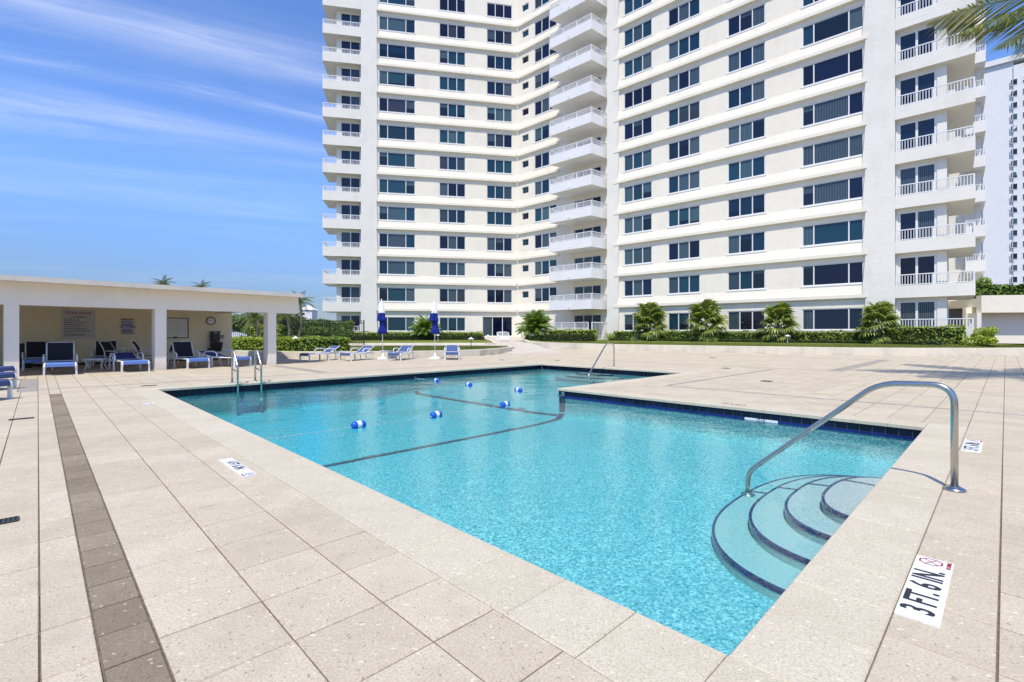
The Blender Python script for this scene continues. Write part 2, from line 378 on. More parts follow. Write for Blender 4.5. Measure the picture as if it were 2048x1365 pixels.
# ------------------------------------------------------------------ mesh builder and tagging
class MB:
    def __init__(s): s.v = []; s.f = []; s.m = []
    def quad(s, *pts, mi=0):
        i = len(s.v); s.v += [tuple(p_) for p_ in pts]; s.f.append(tuple(range(i, i + len(pts)))); s.m.append(mi)
    def hexa(s, lo, hi, mi=0):       # lo, hi: bottom and top rings (ccw from above)
        i = len(s.v); k = len(lo); s.v += [tuple(p_) for p_ in lo] + [tuple(p_) for p_ in hi]
        s.f.append(tuple(i + k - 1 - j for j in range(k))); s.f.append(tuple(i + k + j for j in range(k)))
        for j in range(k): s.f.append((i + j, i + (j + 1) % k, i + k + (j + 1) % k, i + k + j))
        s.m += [mi] * (k + 2)
    def box(s, x0, x1, y0, y1, z0, z1, mi=0, fr=None):
        fr = fr or (lambda x, y, z: (x, y, z))
        c = [(x0, y0), (x1, y0), (x1, y1), (x0, y1)]
        s.hexa([fr(x, y, z0) for x, y in c], [fr(x, y, z1) for x, y in c], mi)
    def prism(s, poly, z0, z1, mi=0):
        s.hexa([(p_[0], p_[1], z0) for p_ in poly], [(p_[0], p_[1], z1) for p_ in poly], mi)
    def tube(s, pts, r, k=8, mi=0, closed=False):
        pts = [Vector(p_) for p_ in pts]; n_ = len(pts); i0 = len(s.v); up = None
        rs = r if isinstance(r, (list, tuple)) else [r] * n_
        for j, p_ in enumerate(pts):
            if closed: t = pts[(j + 1) % n_] - pts[j - 1]
            else: t = pts[min(j + 1, n_ - 1)] - pts[max(j - 1, 0)]
            t.normalize()
            if up is None:
                up = Vector((0, 0, 1)) if abs(t.z) < .9 else Vector((1, 0, 0))
            sx = t.cross(up).normalized(); up = sx.cross(t).normalized()
            for q in range(k):
                a_ = 2 * math.pi * q / k
                s.v.append(tuple(p_ + (sx * math.cos(a_) + up * math.sin(a_)) * rs[j]))
        for j in range(n_ if closed else n_ - 1):
            for q in range(k):
                a_, b_ = i0 + j * k, i0 + ((j + 1) % n_) * k
                s.f.append((a_ + q, a_ + (q + 1) % k, b_ + (q + 1) % k, b_ + q)); s.m.append(mi)
        if not closed:
            s.f.append(tuple(i0 + q for q in range(k))[::-1]); s.f.append(tuple(i0 + (n_ - 1) * k + q for q in range(k))); s.m += [mi, mi]
    def lathe(s, prof, k=16, c=(0, 0, 0), mi=0, pleat=0, pn=8):
        i0 = len(s.v)
        for (r, z) in prof:
            for q in range(k):
                a_ = 2 * math.pi * q / k
                rr = r * (1 + pleat * math.cos(pn * a_))
                s.v.append((c[0] + rr * math.cos(a_), c[1] + rr * math.sin(a_), c[2] + z))
        for j in range(len(prof) - 1):
            for q in range(k):
                a_, b_ = i0 + j * k, i0 + (j + 1) * k
                s.f.append((a_ + q, a_ + (q + 1) % k, b_ + (q + 1) % k, b_ + q)); s.m.append(mi)
        s.f.append(tuple(i0 + q for q in range(k))[::-1]); s.f.append(tuple(i0 + (len(prof) - 1) * k + q for q in range(k))); s.m += [mi, mi]
    def mesh(s, name, mats, smooth=False, org=(0, 0, 0)):
        me = bpy.data.meshes.new(name)
        ox, oy, oz = org
        me.from_pydata([(x - ox, y - oy, z - oz) for x, y, z in s.v], [], s.f)
        for m_ in (mats if isinstance(mats, (list, tuple)) else [mats]): me.materials.append(m_)
        if any(s.m): me.polygons.foreach_set('material_index', s.m)
        if smooth: me.shade_smooth() if hasattr(me, 'shade_smooth') else me.polygons.foreach_set('use_smooth', [True] * len(me.polygons))
        me.update(); return me
    def build(s, name, mats, parent=None, smooth=False, org=None, loc=None):
        if org is None: org = parent['_org'] if parent is not None and '_org' in parent else (0, 0, 0)
        return link(name, s.mesh(name, mats, smooth, org), parent, loc)
def link(name, data, parent=None, loc=None, rz=0.0):
    o = bpy.data.objects.new(name, data); col.objects.link(o)
    if parent is not None: o.parent = parent
    if loc is not None: o.location = loc
    if rz: o.rotation_euler = (0, 0, rz)
    return o
def tag(o, label, cat, group=None, kind=None):
    o['label'] = label; o['category'] = cat
    if group: o['group'] = group
    if kind: o['kind'] = kind
    return o
def thing(name, label, cat, loc=(0, 0, 0), rz=0.0, group=None, kind=None, world_parts=False):
    o = bpy.data.objects.new(name, None); col.objects.link(o); o.empty_display_size = .2
    o.location = loc; o.rotation_euler = (0, 0, rz)
    if world_parts: o['_org'] = tuple(loc)
    return tag(o, label, cat, group, kind)
def copy_tree(o, parent=None):
    c = o.copy(); col.objects.link(c)
    if parent is not None: c.parent = parent
    for ch in list(o.children): copy_tree(ch, c)
    return c
def structure(o, label, cat):
    return tag(o, label, cat, None, 'structure')
def arc(c, r, a0, a1, n_, ax, ay):
    return [Vector(c) + (Vector(ax) * math.cos(a0 + (a1 - a0) * i / n_) + Vector(ay) * math.sin(a0 + (a1 - a0) * i / n_)) * r for i in range(n_ + 1)]
def bendpath(pts, rad, n_=6):        # polyline with rounded corners
    pts = [Vector(p_) for p_ in pts]; out = [pts[0]]
    for i in range(1, len(pts) - 1):
        a_, b_, c_ = pts[i - 1], pts[i], pts[i + 1]
        d1, d2 = (a_ - b_), (c_ - b_)
        r = min(rad, d1.length * .49, d2.length * .49)
        s0, s1 = b_ + d1.normalized() * r, b_ + d2.normalized() * r
        for k in range(n_ + 1):
            t = k / n_; out.append(s0 * (1 - t) ** 2 + b_ * 2 * t * (1 - t) + s1 * t * t)
    out.append(pts[-1]); return out
def text(name, body, size, m, parent, loc, rot, align='CENTER', sx=1.0, extrude=0.0005):
    c = bpy.data.curves.new(name, 'FONT'); c.body = body; c.size = size; c.align_x = align; c.align_y = 'CENTER'
    c.extrude = extrude; c.resolution_u = 3; c.offset = size * .022
    c.materials.append(m)
    tmp = bpy.data.objects.new('lettering_curve', c); col.objects.link(tmp)
    bpy.context.view_layer.update()
    me = bpy.data.meshes.new_from_object(tmp.evaluated_get(bpy.context.evaluated_depsgraph_get()))
    bpy.data.objects.remove(tmp); bpy.data.curves.remove(c)
    if not me.materials: me.materials.append(m)
    o = link(name, me, parent, loc); o.rotation_euler = rot; o.scale = (sx, 1, 1)
    return o

# ------------------------------------------------------------------ garden outlines on the ground
BED_L = [gp(430, 713.5), gp(500, 716), gp(575, 718), gp(700, 717.5), gp(800, 716.8), gp(900, 714.6), gp(960, 712), gp(1000, 708.5)]
BED_L += [Vector(q) for q in ((-.28, 32.0, 0), (.02, 33.2, 0), (-.12, 34.4, 0), (-.75, 35.4, 0), (-2.0, 36.0, 0), (-6, 36.3, 0), (-12, 35.6, 0), (-20, 34.5, 0), (-22, 30, 0))]
BED_R = [Vector((1.1, 44, 0)), Vector((1.35, 42.4, 0)), Vector((2.3, 41.2, 0)), gp(1125, 698.3), gp(1231, 701), gp(1363, 703.7), gp(1460, 706), gp(1560, 708), gp(1700, 711), gp(1850, 712), Vector((27, 27.7, 0)), Vector((31, 28.2, 0)), Vector((44, 29.5, 0))]
def inpoly(p_, poly):
    c = False; x, y = p_[0], p_[1]
    for i in range(len(poly)):
        x1, y1, x2, y2 = poly[i][0], poly[i][1], poly[i - 1][0], poly[i - 1][1]
        if (y1 > y) != (y2 > y) and x < (x2 - x1) * (y - y1) / (y2 - y1) + x1: c = not c
    return c
BED_R_AREA = BED_R + [Vector((44, 80, 0)), Vector((1.1, 80, 0))]

# ------------------------------------------------------------------ ground and deck base
def ring_sheet(ub, vb, z, skip, name, m):
    b = MB()
    for i in range(len(ub) - 1):
        for j in range(len(vb) - 1):
            if skip(i, j): continue
            b.quad(uv(ub[i], vb[j], z), uv(ub[i + 1], vb[j], z), uv(ub[i + 1], vb[j + 1], z), uv(ub[i], vb[j + 1], z))
    return b.build(name, m)
inpool = lambda i, j: (j == 1 and i in (1, 2)) or (j == 2 and i == 1)
structure(ring_sheet([-3000, -.3, UD + .3, L1 + .3, 3000], [-3000, -.3, W1 + .3, VF + .3, 3000], -.075, inpool, 'ground', M['ground']), 'flat grey ground running out to the horizon', 'ground')
deck = structure(ring_sheet([-22, -.32, UD + .32, L1 + .32, 45], [-14, -.32, W1 + .32, VF + .32, 75], -.008, inpool, 'pool_deck', M['mortar']), 'pale shell concrete paver deck laid around the pool', 'deck')

P_ = .4135
BANDS = [(-.45, 19, -1.76, -1.575, 'band', .276), (-5.6, -1.45, -2.26, -1.93, 'band_pale', .3), (-1.85, -1.68, -1.9, 14, 'band_pale', .4),
         (-6.8, -2.1, 4.6, 5.0, 'band_pale', .4), (7.85, 19, 9.0, 9.15, 'band_pale', .4), (7.72, 7.86, 9.15, 16.8, 'band_pale', .4),
         (0, 9.3, 17.3, 17.5, 'band_pale', .4), (9.3, 9.75, 17.3, 27.4, 'band_pale', .4), (-3, 9.4, 27.0, 27.3, 'band_pale', .4)]
POOLR = [(-.40, L1 + .38, -.42, W1 + .40), (-.40, UD + .40, W1 + .40, VF + .40)]
def rsub(r, q):
    a0, a1, b0, b1 = r; c0, c1, d0, d1 = q
    if c1 <= a0 + 1e-4 or c0 >= a1 - 1e-4 or d1 <= b0 + 1e-4 or d0 >= b1 - 1e-4: return [r]
    out = []
    if c0 > a0: out.append((a0, c0, b0, b1))
    if c1 < a1: out.append((c1, a1, b0, b1))
    x0, x1 = max(a0, c0), min(a1, c1)
    if d0 > b0: out.append((x0, x1, b0, d0))
    if d1 < b1: out.append((x0, x1, d1, b1))
    return out
def rsubs(r, qs):
    rs = [r]
    for q in qs: rs = [y for x in rs for y in rsub(x, q)]
    return [x for x in rs if x[1] - x[0] > .03 and x[3] - x[2] > .03]
def visible(u, v, margin=230):
    c = uv(u, v)
    if math.hypot(c.x, c.y) < 8: return c.y > -4
    if c.y < 1.0: return False
    x, y = pix(c)
    return -1000 < x < 3050
CAB_F0, CAB_ANG = gp(38, 753.6), R(49.5)
CAB_C = Vector((math.cos(CAB_ANG), math.sin(CAB_ANG), 0)); CAB_N = Vector((-CAB_C.y, CAB_C.x, 0))
def cab(s, o, z=0.0):
    q = CAB_F0 + CAB_C * s + CAB_N * o; return Vector((q.x, q.y, z))
def deck_ok(u, v):
    c = uv(u, v)
    if inpoly(c, BED_L) or inpoly(c, BED_R_AREA): return False
    d = c - CAB_F0; s, o = d.dot(CAB_C), d.dot(CAB_N)
    if -.5 < s < 8.2 and o > .02: return False
    return visible(u, v)
ucuts = [11.545 + P_ * k for k in range(-60, 20)]
vcuts = sorted([-1.76, -1.93 - .27, -1.93, -1.575, -1.17, -.76, -.42] + [-2.2 - P_ * k for k in range(1, 22)] + [W1 + .40 + P_ * k for k in range(1, 120)] + [-.42 + P_ * k for k in range(1, 18) if -.42 + P_ * k < W1 + .3] + [W1 + .40])
ur = [L1 + .38, 13.6] + [13.6 + P_ * k for k in range(1, 60)]
cells = []
bq = [x[:4] for x in BANDS]
def add_cells(us, vs_):
    for i in range(len(us) - 1):
        for j in range(len(vs_) - 1):
            r = (us[i], us[i + 1], vs_[j], vs_[j + 1])
            uc, vc = (r[0] + r[1]) / 2, (r[2] + r[3]) / 2
            if not deck_ok(uc, vc): continue
            for q in rsubs(r, POOLR + bq): cells.append((q, 'paver'))
add_cells([x for x in ucuts if x < L1 + .2] + [L1 + .38], vcuts)
vr = sorted([2.71 + P_ * k for k in range(-14, 120)])
add_cells(ur, vr)
for (u0, u1, v0, v1, k_, pit) in BANDS:
    if u1 - u0 > v1 - v0:
        n_ = max(1, round((u1 - u0) / pit)); rs = [(u0 + (u1 - u0) * i / n_, u0 + (u1 - u0) * (i + 1) / n_, v0, v1) for i in range(n_)]
    else:
        n_ = max(1, round((v1 - v0) / pit)); rs = [(u0, u1, v0 + (v1 - v0) * i / n_, v0 + (v1 - v0) * (i + 1) / n_) for i in range(n_)]
    for r in rs:
        if deck_ok((r[0] + r[1]) / 2, (r[2] + r[3]) / 2):
            cells += [(q, k_) for q in rsubs(r, POOLR)]
def slab(b, w, d, t, g, ch, fr, top=0.0):
    w, d = w / 2 - g / 2, d / 2 - g / 2
    def ring(x, y, z): return [fr(-x, -y, z), fr(x, -y, z), fr(x, y, z), fr(-x, y, z)]
    r0, r1, r2 = ring(w, d, top - t), ring(w, d, top - ch), ring(w - ch, d - ch, top)
    i = len(b.v); b.v += [tuple(q) for q in r0 + r1 + r2]
    for o_ in (0, 4):
        for k in range(4): b.f.append((i + o_ + k, i + o_ + (k + 1) % 4, i + o_ + 4 + (k + 1) % 4, i + o_ + 4 + k)); b.m.append(0)
    b.f.append((i + 8, i + 9, i + 10, i + 11)); b.m.append(0)
def area(r):
    q = [pix(uv(*x)) if uv(*x).y > .6 else (9e9, 0) for x in ((r[0], r[2]), (r[1], r[2]), (r[1], r[3]), (r[0], r[3]))]
    if any(x[0] > 8e9 for x in q): return 0
    c = (sum(x[0] for x in q) / 4, sum(x[1] for x in q) / 4)
    if not (-20 < c[0] < 2068 and c[1] < 1400): return 0
    return abs(sum(q[i][0] * q[(i + 1) % 4][1] - q[(i + 1) % 4][0] * q[i][1] for i in range(4))) / 2
cells.sort(key=lambda c: -area(c[0]))
cache = {}
rest = {'paver': MB(), 'band': MB(), 'band_pale': MB()}
npv = {'paver': 0, 'band': 0, 'band_pale': 0}
lim = {'paver': 290, 'band': 60, 'band_pale': 0}
pname = {'paver': 'paver', 'band': 'band_paver', 'band_pale': 'border_paver'}
for r, k_ in cells:
    w, d = r[1] - r[0], r[3] - r[2]
    c = uv((r[0] + r[1]) / 2, (r[2] + r[3]) / 2, rnd.uniform(-.0012, .0012))
    if npv[k_] < lim[k_]:
        npv[k_] += 1
        key = (round(w, 3), round(d, 3), k_)
        if key not in cache:
            b = MB(); slab(b, w, d, .04, 0.0068 if k_ != 'band' else .011, .0035, lambda x, y, z: (x, y, z)); cache[key] = b.mesh('paver', M[k_])
        link(pname[k_], cache[key], deck, c, TA + rnd.uniform(-.003, .003))
    else:
        slab(rest[k_], w, d, .01, .010, .002, lambda x, y, z: tuple(c + UA * x + VB * y + Vector((0, 0, z))))
for k_, b in rest.items():
    if b.v:
        o = b.build('far_' + pname[k_] + 's' if k_ != 'band_pale' else 'border_pavers', M[k_], deck); o['kind'] = 'stuff'

# ------------------------------------------------------------------ swimming pool
pool = thing('swimming_pool', 'L shaped swimming pool basin with navy tile edge and curved entry steps', 'pool', (0, 0, 0), kind='structure')
def strip(u0, u1, v0, v1, along):
    n_ = max(1, round((u1 - u0 if along == 'u' else v1 - v0) / P_))
    for i in range(n_):
        r = (u0 + (u1 - u0) * i / n_, u0 + (u1 - u0) * (i + 1) / n_, v0, v1) if along == 'u' else (u0, u1, v0 + (v1 - v0) * i / n_, v0 + (v1 - v0) * (i + 1) / n_)
        w, d = r[1] - r[0], r[3] - r[2]
        key = (round(w, 3), round(d, 3), 'coping')
        if key not in cache:
            b = MB(); slab(b, w, d, .05, .0035, .006, lambda x, y, z: (x, y, z))
            cache[key] = b.mesh('coping_stone', M['coping'])
        link('coping_stone', cache[key], pool, uv((r[0] + r[1]) / 2, (r[2] + r[3]) / 2, .002 + rnd.uniform(-.0008, .0008)), TA)
strip(-.40, L1 + .38, -.42, .03, 'u')
strip(L1 - .03, L1 + .38, .03, W1 - .03, 'v')
strip(UD - .03, L1 + .38, W1 - .03, W1 + .40, 'u')
strip(UD - .03, UD + .40, W1 + .40, VF - .03, 'v')
strip(-.40, UD + .40, VF - .03, VF + .40, 'u')
strip(-.40, .03, .03, VF - .03, 'v')
WZ = -.19
LP = [(0, 0), (L1, 0), (L1, W1), (UD, W1), (UD, VF), (0, VF)]
def pdist(u, v):
    best = 9
    for i in range(6):
        (x1, y1), (x2, y2) = LP[i], LP[(i + 1) % 6]
        dx, dy = x2 - x1, y2 - y1; t = max(0, min(1, ((u - x1) * dx + (v - y1) * dy) / (dx * dx + dy * dy)))
        best = min(best, math.hypot(u - x1 - t * dx, v - y1 - t * dy))
    return best
def sst(x, a_, b_):
    t = max(0, min(1, (x - a_) / (b_ - a_))); return t * t * (3 - 2 * t)
CR = .16
def zfloor(u, v):
    z = -.60 - .22 * (1 - sst(u, 5.2, 8.0)) * (1 - sst(v, 5.5, 8.5)) + .06 * sst(v, 8.5, 13)
    d = pdist(u, v)
    if d < CR: z += CR - math.sqrt(max(0, CR * CR - (CR - d) ** 2))
    return z
def cuts(l0, l1, fine):
    out = [l0 + (l1 - l0) * i / 14 for i in range(15)]
    for f_ in fine: out += [f_[0] + f_[1] * q for q in (0, .012, .03, .06, .1, .16)]
    return sorted(set(round(x, 4) for x in out if l0 - 1e-6 <= x <= l1 + 1e-6))
fl = MB()
def floor_grid(us, vs_):
    i0 = len(fl.v)
    for u in us:
        for v in vs_: fl.v.append(tuple(uv(u, v, zfloor(u, v))))
    k = len(vs_)
    for i in range(len(us) - 1):
        for j in range(k - 1):
            a_ = i0 + i * k + j; fl.f.append((a_, a_ + k, a_ + k + 1, a_ + 1)); fl.m.append(0)
floor_grid(cuts(0, L1, [(0, 1), (L1, -1), (UD, 1), (UD, -1)]), cuts(0, W1, [(0, 1), (W1, -1)]))
floor_grid(cuts(0, UD, [(0, 1), (UD, -1)]), cuts(W1, VF, [(VF, -1)]))
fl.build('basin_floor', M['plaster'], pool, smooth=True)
wl = MB()
for i in range(6):
    (x1, y1), (x2, y2) = LP[i], LP[(i + 1) % 6]
    wl.quad(uv(x1, y1, -.052), uv(x1, y1, -1.1), uv(x2, y2, -1.1), uv(x2, y2, -.052))
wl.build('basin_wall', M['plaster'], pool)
# waterline tiles, one by one on the three sides that show
tcache = {}
def tilerow(p0, p1, nrm, w, z0, z1, name, m, t=.009):
    L = (p1 - p0).length; n_ = round(L / w); d = (p1 - p0) / n_
    key = (round(d.length, 4), z0, z1, name)
    if key not in tcache:
        hw = d.length / 2 - .0022; b = MB(); b.hexa([(-hw, 0, z0 + .002), (hw, 0, z0 + .002), (hw, t, z0 + .002), (-hw, t, z0 + .002)], [(-hw, 0, z1 - .002), (hw, 0, z1 - .002), (hw, t, z1 - .002), (-hw, t, z1 - .002)])
        tcache[key] = b.mesh(name, M[m])
    rz = math.atan2(d.y, d.x)
    flip = Vector((-math.sin(rz), math.cos(rz), 0)).dot(nrm) < 0
    for i in range(n_):
        c = p0 + d * (i + .5)
        link(name, tcache[key], pool, c + nrm * .001, rz + (math.pi if flip else 0))
tilerow(uv(UD + .01, W1), uv(L1 - .01, W1), -VB, .152, -.152, -.052, 'waterline_tile', 'tile')
tilerow(uv(UD + .01, W1), uv(L1 - .01, W1), -VB, .152, -.196, -.153, 'trim_tile', 'trim', .014)
tilerow(uv(0, .05), uv(0, VF - .02), UA, .152, -.205, -.052, 'waterline_tile', 'tile')
tilerow(uv(.02, VF), uv(UD - .02, VF), -VB, .152, -.205, -.052, 'waterline_tile', 'tile')
b = MB()
for p0, p1, nr in ((uv(.02, 0), uv(L1 - .02, 0), VB), (uv(L1, .02), uv(L1, W1 - .02), -UA), (uv(UD, W1 + .02), uv(UD, VF - .02), -UA)):
    q0, q1 = p0 + nr * .008, p1 + nr * .008
    b.hexa([(p0.x, p0.y, -.205), (p1.x, p1.y, -.205), (q1.x, q1.y, -.205), (q0.x, q0.y, -.205)], [(p0.x, p0.y, -.052), (p1.x, p1.y, -.052), (q1.x, q1.y, -.052), (q0.x, q0.y, -.052)])
b.build('tile_band', M['tile'], pool)
b = MB()                                   # grout bed behind the tiles
for p0, p1, nr in ((uv(UD, W1), uv(L1, W1), -VB), (uv(0, 0), uv(0, VF), UA), (uv(0, VF), uv(UD, VF), -VB)):
    q0, q1 = p0 + nr * .005, p1 + nr * .005
    b.hexa([(p0.x, p0.y, -.198), (p1.x, p1.y, -.198), (q1.x, q1.y, -.198), (q0.x, q0.y, -.198)], [(p0.x, p0.y, -.0525), (p1.x, p1.y, -.0525), (q1.x, q1.y, -.0525), (q0.x, q0.y, -.0525)])
b.build('grout_bed', M['grout'], pool)
# curved entry steps with cobalt nosing
def half_ring(p_, hw, n_=40, ex=2.5):
    out = []
    for i in range(n_ + 1):
        t = -math.pi / 2 + math.pi * i / n_
        cs, sn = math.cos(t), math.sin(t)
        out.append((p_ * abs(cs) ** (2 / ex), hw * math.copysign(abs(sn) ** (2 / ex), sn)))
    return out
def steps(cu, cv, ax, ay, spec, zs):       # ax points into the pool, ay along the wall
    for (p_, hw), z in zip(spec, zs):
        ring = half_ring(p_, hw)
        o = uv(cu, cv)
        pt = lambda x, y, zz: tuple(o + ax * x + ay * y + Vector((0, 0, zz)))
        b = MB(); ccw = ax.cross(ay).z > 0
        pl = [pt(x, y, 0) for x, y in ring]
        if not ccw: pl = pl[::-1]
        b.prism(pl, -1.0, z); b.build('step', M['step'], pool)
        acc = [0]
        for i in range(1, len(ring)): acc.append(acc[-1] + math.dist(ring[i], ring[i - 1]))
        n_ = max(4, round(acc[-1] / .155))
        def at(s_):
            for i in range(1, len(acc)):
                if acc[i] >= s_ - 1e-9:
                    t = (s_ - acc[i - 1]) / (acc[i] - acc[i - 1] + 1e-9); return [ring[i - 1][k] + (ring[i][k] - ring[i - 1][k]) * t for k in (0, 1)]
            return ring[-1]
        for i in range(n_):
            s0, s1 = acc[-1] * i / n_ + .002, acc[-1] * (i + 1) / n_ - .002
            sm = [at(s0), at((s0 + s1) / 2), at(s1)]
            lo, hi = [], []
            for q, (x, y) in enumerate(sm):
                x2, y2 = sm[min(q + 1, 2)][0] - sm[max(q - 1, 0)][0], sm[min(q + 1, 2)][1] - sm[max(q - 1, 0)][1]
                l = math.hypot(x2, y2) + 1e-9; nx, ny = y2 / l, -x2 / l
                lo.append((x + nx * .005, y + ny * .005)); hi.append((x - nx * .020, y - ny * .020))
            poly = lo + hi[::-1]
            pl = [pt(x, y, 0) for x, y in poly]
            if ccw is False: pl = pl[::-1]
            b = MB(); b.prism(pl, z - .030, z + .004); b.build('nosing_tile', M['trim'], pool)
steps(L1, 3.58, -UA, -VB, [(.47, .78), (.75, 1.10), (1.02, 1.46), (1.29, 1.86)], (-.225, -.315, -.405, -.50))
steps(2.75, VF, -VB, UA, [(.5, .8), (.85, 1.2), (1.2, 1.6)], (-.235, -.325, -.42))
def floor_line(pts, w, name):
    b = MB(); prev = None
    for i, (u, v) in enumerate(pts):
        u2, v2 = pts[min(i + 1, len(pts) - 1)]; u1, v1 = pts[max(i - 1, 0)]
        l = math.hypot(u2 - u1, v2 - v1); nx, ny = -(v2 - v1) / l * w / 2, (u2 - u1) / l * w / 2
        ja, jb = .008 * math.sin(i * 1.9), .008 * math.sin(i * 2.3 + 1)
        cur = [uv(u + nx + ja, v + ny + ja, zfloor(u + nx, v + ny) + .012), uv(u - nx + jb, v - ny + jb, zfloor(u - nx, v - ny) + .012)]
        if prev: b.quad(prev[0], cur[0], cur[1], prev[1])
        prev = cur
    b.build(name, M['line'], pool)
floor_line([(UD + .10, .02 + (W1 - .03) * i / 60) for i in range(61)], .17, 'floor_stripe')
floor_line([(.02 + (UD - .03) * i / 60, W1 + .22) for i in range(61)], .15, 'floor_stripe')
b = MB()                                   # the stripe climbs the wall at the inner corner
b.quad(uv(UD + .02, W1 - .004, -.205), uv(UD + .02, W1 - .004, -.55), uv(UD + .19, W1 - .004, -.55), uv(UD + .19, W1 - .004, -.205))
b.build('wall_stripe', M['line'], pool)
# water body
b = MB(); e = .02
wp = [(-e, -e), (L1 + e, -e), (L1 + e, W1 + e), (UD + e, W1 + e), (UD + e, VF + e), (-e, VF + e)]
b.prism([uv(*q) for q in wp], -1.3, WZ)
structure(b.build('pool_water', M['water']), 'clear turquoise rippling water filling the pool', 'water')

# rope anchors and lane ropes with floats
def rope(name, label, p0, p1, floats):
    t = thing(name, label, 'lane rope', tuple(p0), group='float ropes across the pool', world_parts=True)
    d = p1 - p0; L = d.length; dn = d.normalized(); sd = Vector((-dn.y, dn.x, 0))
    pts = []
    for i in range(61):
        s_ = L * i / 60
        sagy = .05 * math.sin(s_ * 1.7) + .03 * math.sin(s_ * 3.9)
        pts.append(p0 + dn * s_ + sd * sagy * math.sin(math.pi * i / 60) + Vector((0, 0, WZ - .001 + .005 * math.sin(s_ * 5))))
    b = MB(); b.tube(pts, .0032, 5); b.build('rope', M['rope'], t, smooth=True)
    pbd = MB()
    for i in range(3, 58, 2):
        q = pts[i]; pbd.box(q.x - .011, q.x + .011, q.y - .011, q.y + .011, q.z - .008, q.z + .010)
    pbd.build('rope_knots', M['rope'], t)['kind'] = 'stuff'
    rz = math.atan2(dn.y, dn.x)
    for f_ in floats:
        i = min(60, max(0, round(f_ / L * 60))); q = pts[i]
        b = MB(); b.lathe([(.012, -.15), (.05, -.145), (.072, -.12), (.078, -.09), (.078, .09), (.072, .12), (.05, .145), (.012, .15)], 16)
        # centre third is white
        for k, fc in enumerate(b.f):
            zz = sum(b.v[x][2] for x in fc) / len(fc)
            b.m[k] = 0
        me = MB(); me.v = [(z, x, y) for x, y, z in b.v]; me.f = b.f; me.m = b.m
        fo = me.build('float', M['buoy_blue'], t, smooth=True, org=(0, 0, 0), loc=Vector(q) - p0 + Vector((0, 0, .018))); fo.rotation_euler = (0, 0, rz + rnd.uniform(-.1, .1)); fo.scale = (.78,) * 3
        w = MB(); w.lathe([(.0795, -.045), (.0815, -.04), (.0815, .04), (.0795, .045)], 16)
        w.v = [(z, x, y) for x, y, z in w.v]
        wb = w.build('white_band', M['buoy_white'], fo, smooth=False, org=(0, 0, 0))
    for q in (p0, p1):
        b = MB(); b.tube([q + Vector((0, 0, -.12)), q + dn * (.05 if q is p0 else -.05) + Vector((0, 0, -.14)), q + dn * (.12 if q is p0 else -.12) + Vector((0, 0, WZ + .01))], .012, 6)
        b.build('hook', M['steel'], t)
rope('lane_rope', 'nearer white rope with three blue and white floats crossing the pool', uv(UD + .12, .03), uv(UD + .12, W1 - .03), [1.62, 3.15, 4.85])
rope('lane_rope', 'farther white rope with three blue and white floats crossing the pool', uv(.03, W1 + .14), uv(UD - .03, W1 + .14), [1.3, 2.95, 4.85])
cup = MB(); q = uv(UD + .14, W1 - .012)
cup.box(-.05, .05, -.012, .012, -.05, .05)
o = link('rope_anchor_plate', cup.mesh('rope_anchor_plate', M['steel']), None, (q.x, q.y, -.115), TA)
tag(o, 'square steel rope anchor plate on the tiles at the inner pool corner', 'anchor')

# ------------------------------------------------------------------ handrails and ladder
def wallpt(pa, pb, px, py):                # where the sight line through a pixel meets the upright plane pa-pb
    dx, dy = (px - 1024) / FPX, 1.0
    ex, ey = pb.x - pa.x, pb.y - pa.y
    det = dx * (-ey) + ex * dy
    t = (pa.x * (-ey) + ex * pa.y) / det
    return Vector((dx * t, t, zat(py, t)))
def flange(b, c, r=.062):
    b.lathe([(r, 0), (r, .006), (r * .8, .018), (r * .55, .024), (r * .5, .03)], 18, c)
fa, fb = uv(11.63, 3.66), uv(13.33, 3.42)
t = thing('pool_handrail', 'large bent steel handrail over the curved pool steps in front', 'handrail', tuple(fb), world_parts=True)
foot = Vector((fa.x, fa.y, -.50))
knee = wallpt(fa, fb, 1499, 945); knee = Vector((fa.x, fa.y, knee.z))
p1, p2, p3 = wallpt(fa, fb, 1758, 766), wallpt(fa, fb, 1888, 771), None
p2 = wallpt(fa, fb, 1909, 771)
b = MB(); b.tube(bendpath([foot, knee, p1, Vector((fb.x, fb.y, p2.z)), Vector((fb.x, fb.y, 0))], .16, 8), .025, 14)
b.build('rail', M['steel'], t, smooth=True)
for c in (foot, Vector((fb.x, fb.y, 0.003))):
    b = MB(); flange(b, c, .075); b.build('flange', M['steel'], t, smooth=True)
fb = gp(1228, 733.2); fa = Vector((fb.x, fb.y, 0)) - VB * 1.75 + UA * .1
fa = gp(1177, 753, WZ); fa.z = 0
t = thing('pool_handrail', 'slim steel handrail at the far end of the pool', 'handrail', tuple(fb), world_parts=True)
hz = zat(688, fb.y)
b = MB(); top0 = wallpt(fa, fb, 1213, 686); b.tube(bendpath([Vector((fa.x, fa.y, -.42)), Vector((fa.x, fa.y, -.15)), Vector((top0.x, top0.y, hz + .03)), Vector((fb.x, fb.y, hz)), Vector((fb.x, fb.y, 0))], .22, 6), .025, 10)
b.build('rail', M['steel'], t, smooth=True)
b = MB(); flange(b, (fb.x, fb.y, .003)); b.build('flange', M['steel'], t, smooth=True)
v0 = ((gp(452, 763) - A0).dot(VB)); v1 = ((gp(496, 760) - A0).dot(VB))
t = thing('pool_ladder', 'steel pool ladder with two looped grab rails and cross bars', 'ladder', tuple(uv(-.42, (v0 + v1) / 2)), world_parts=True)
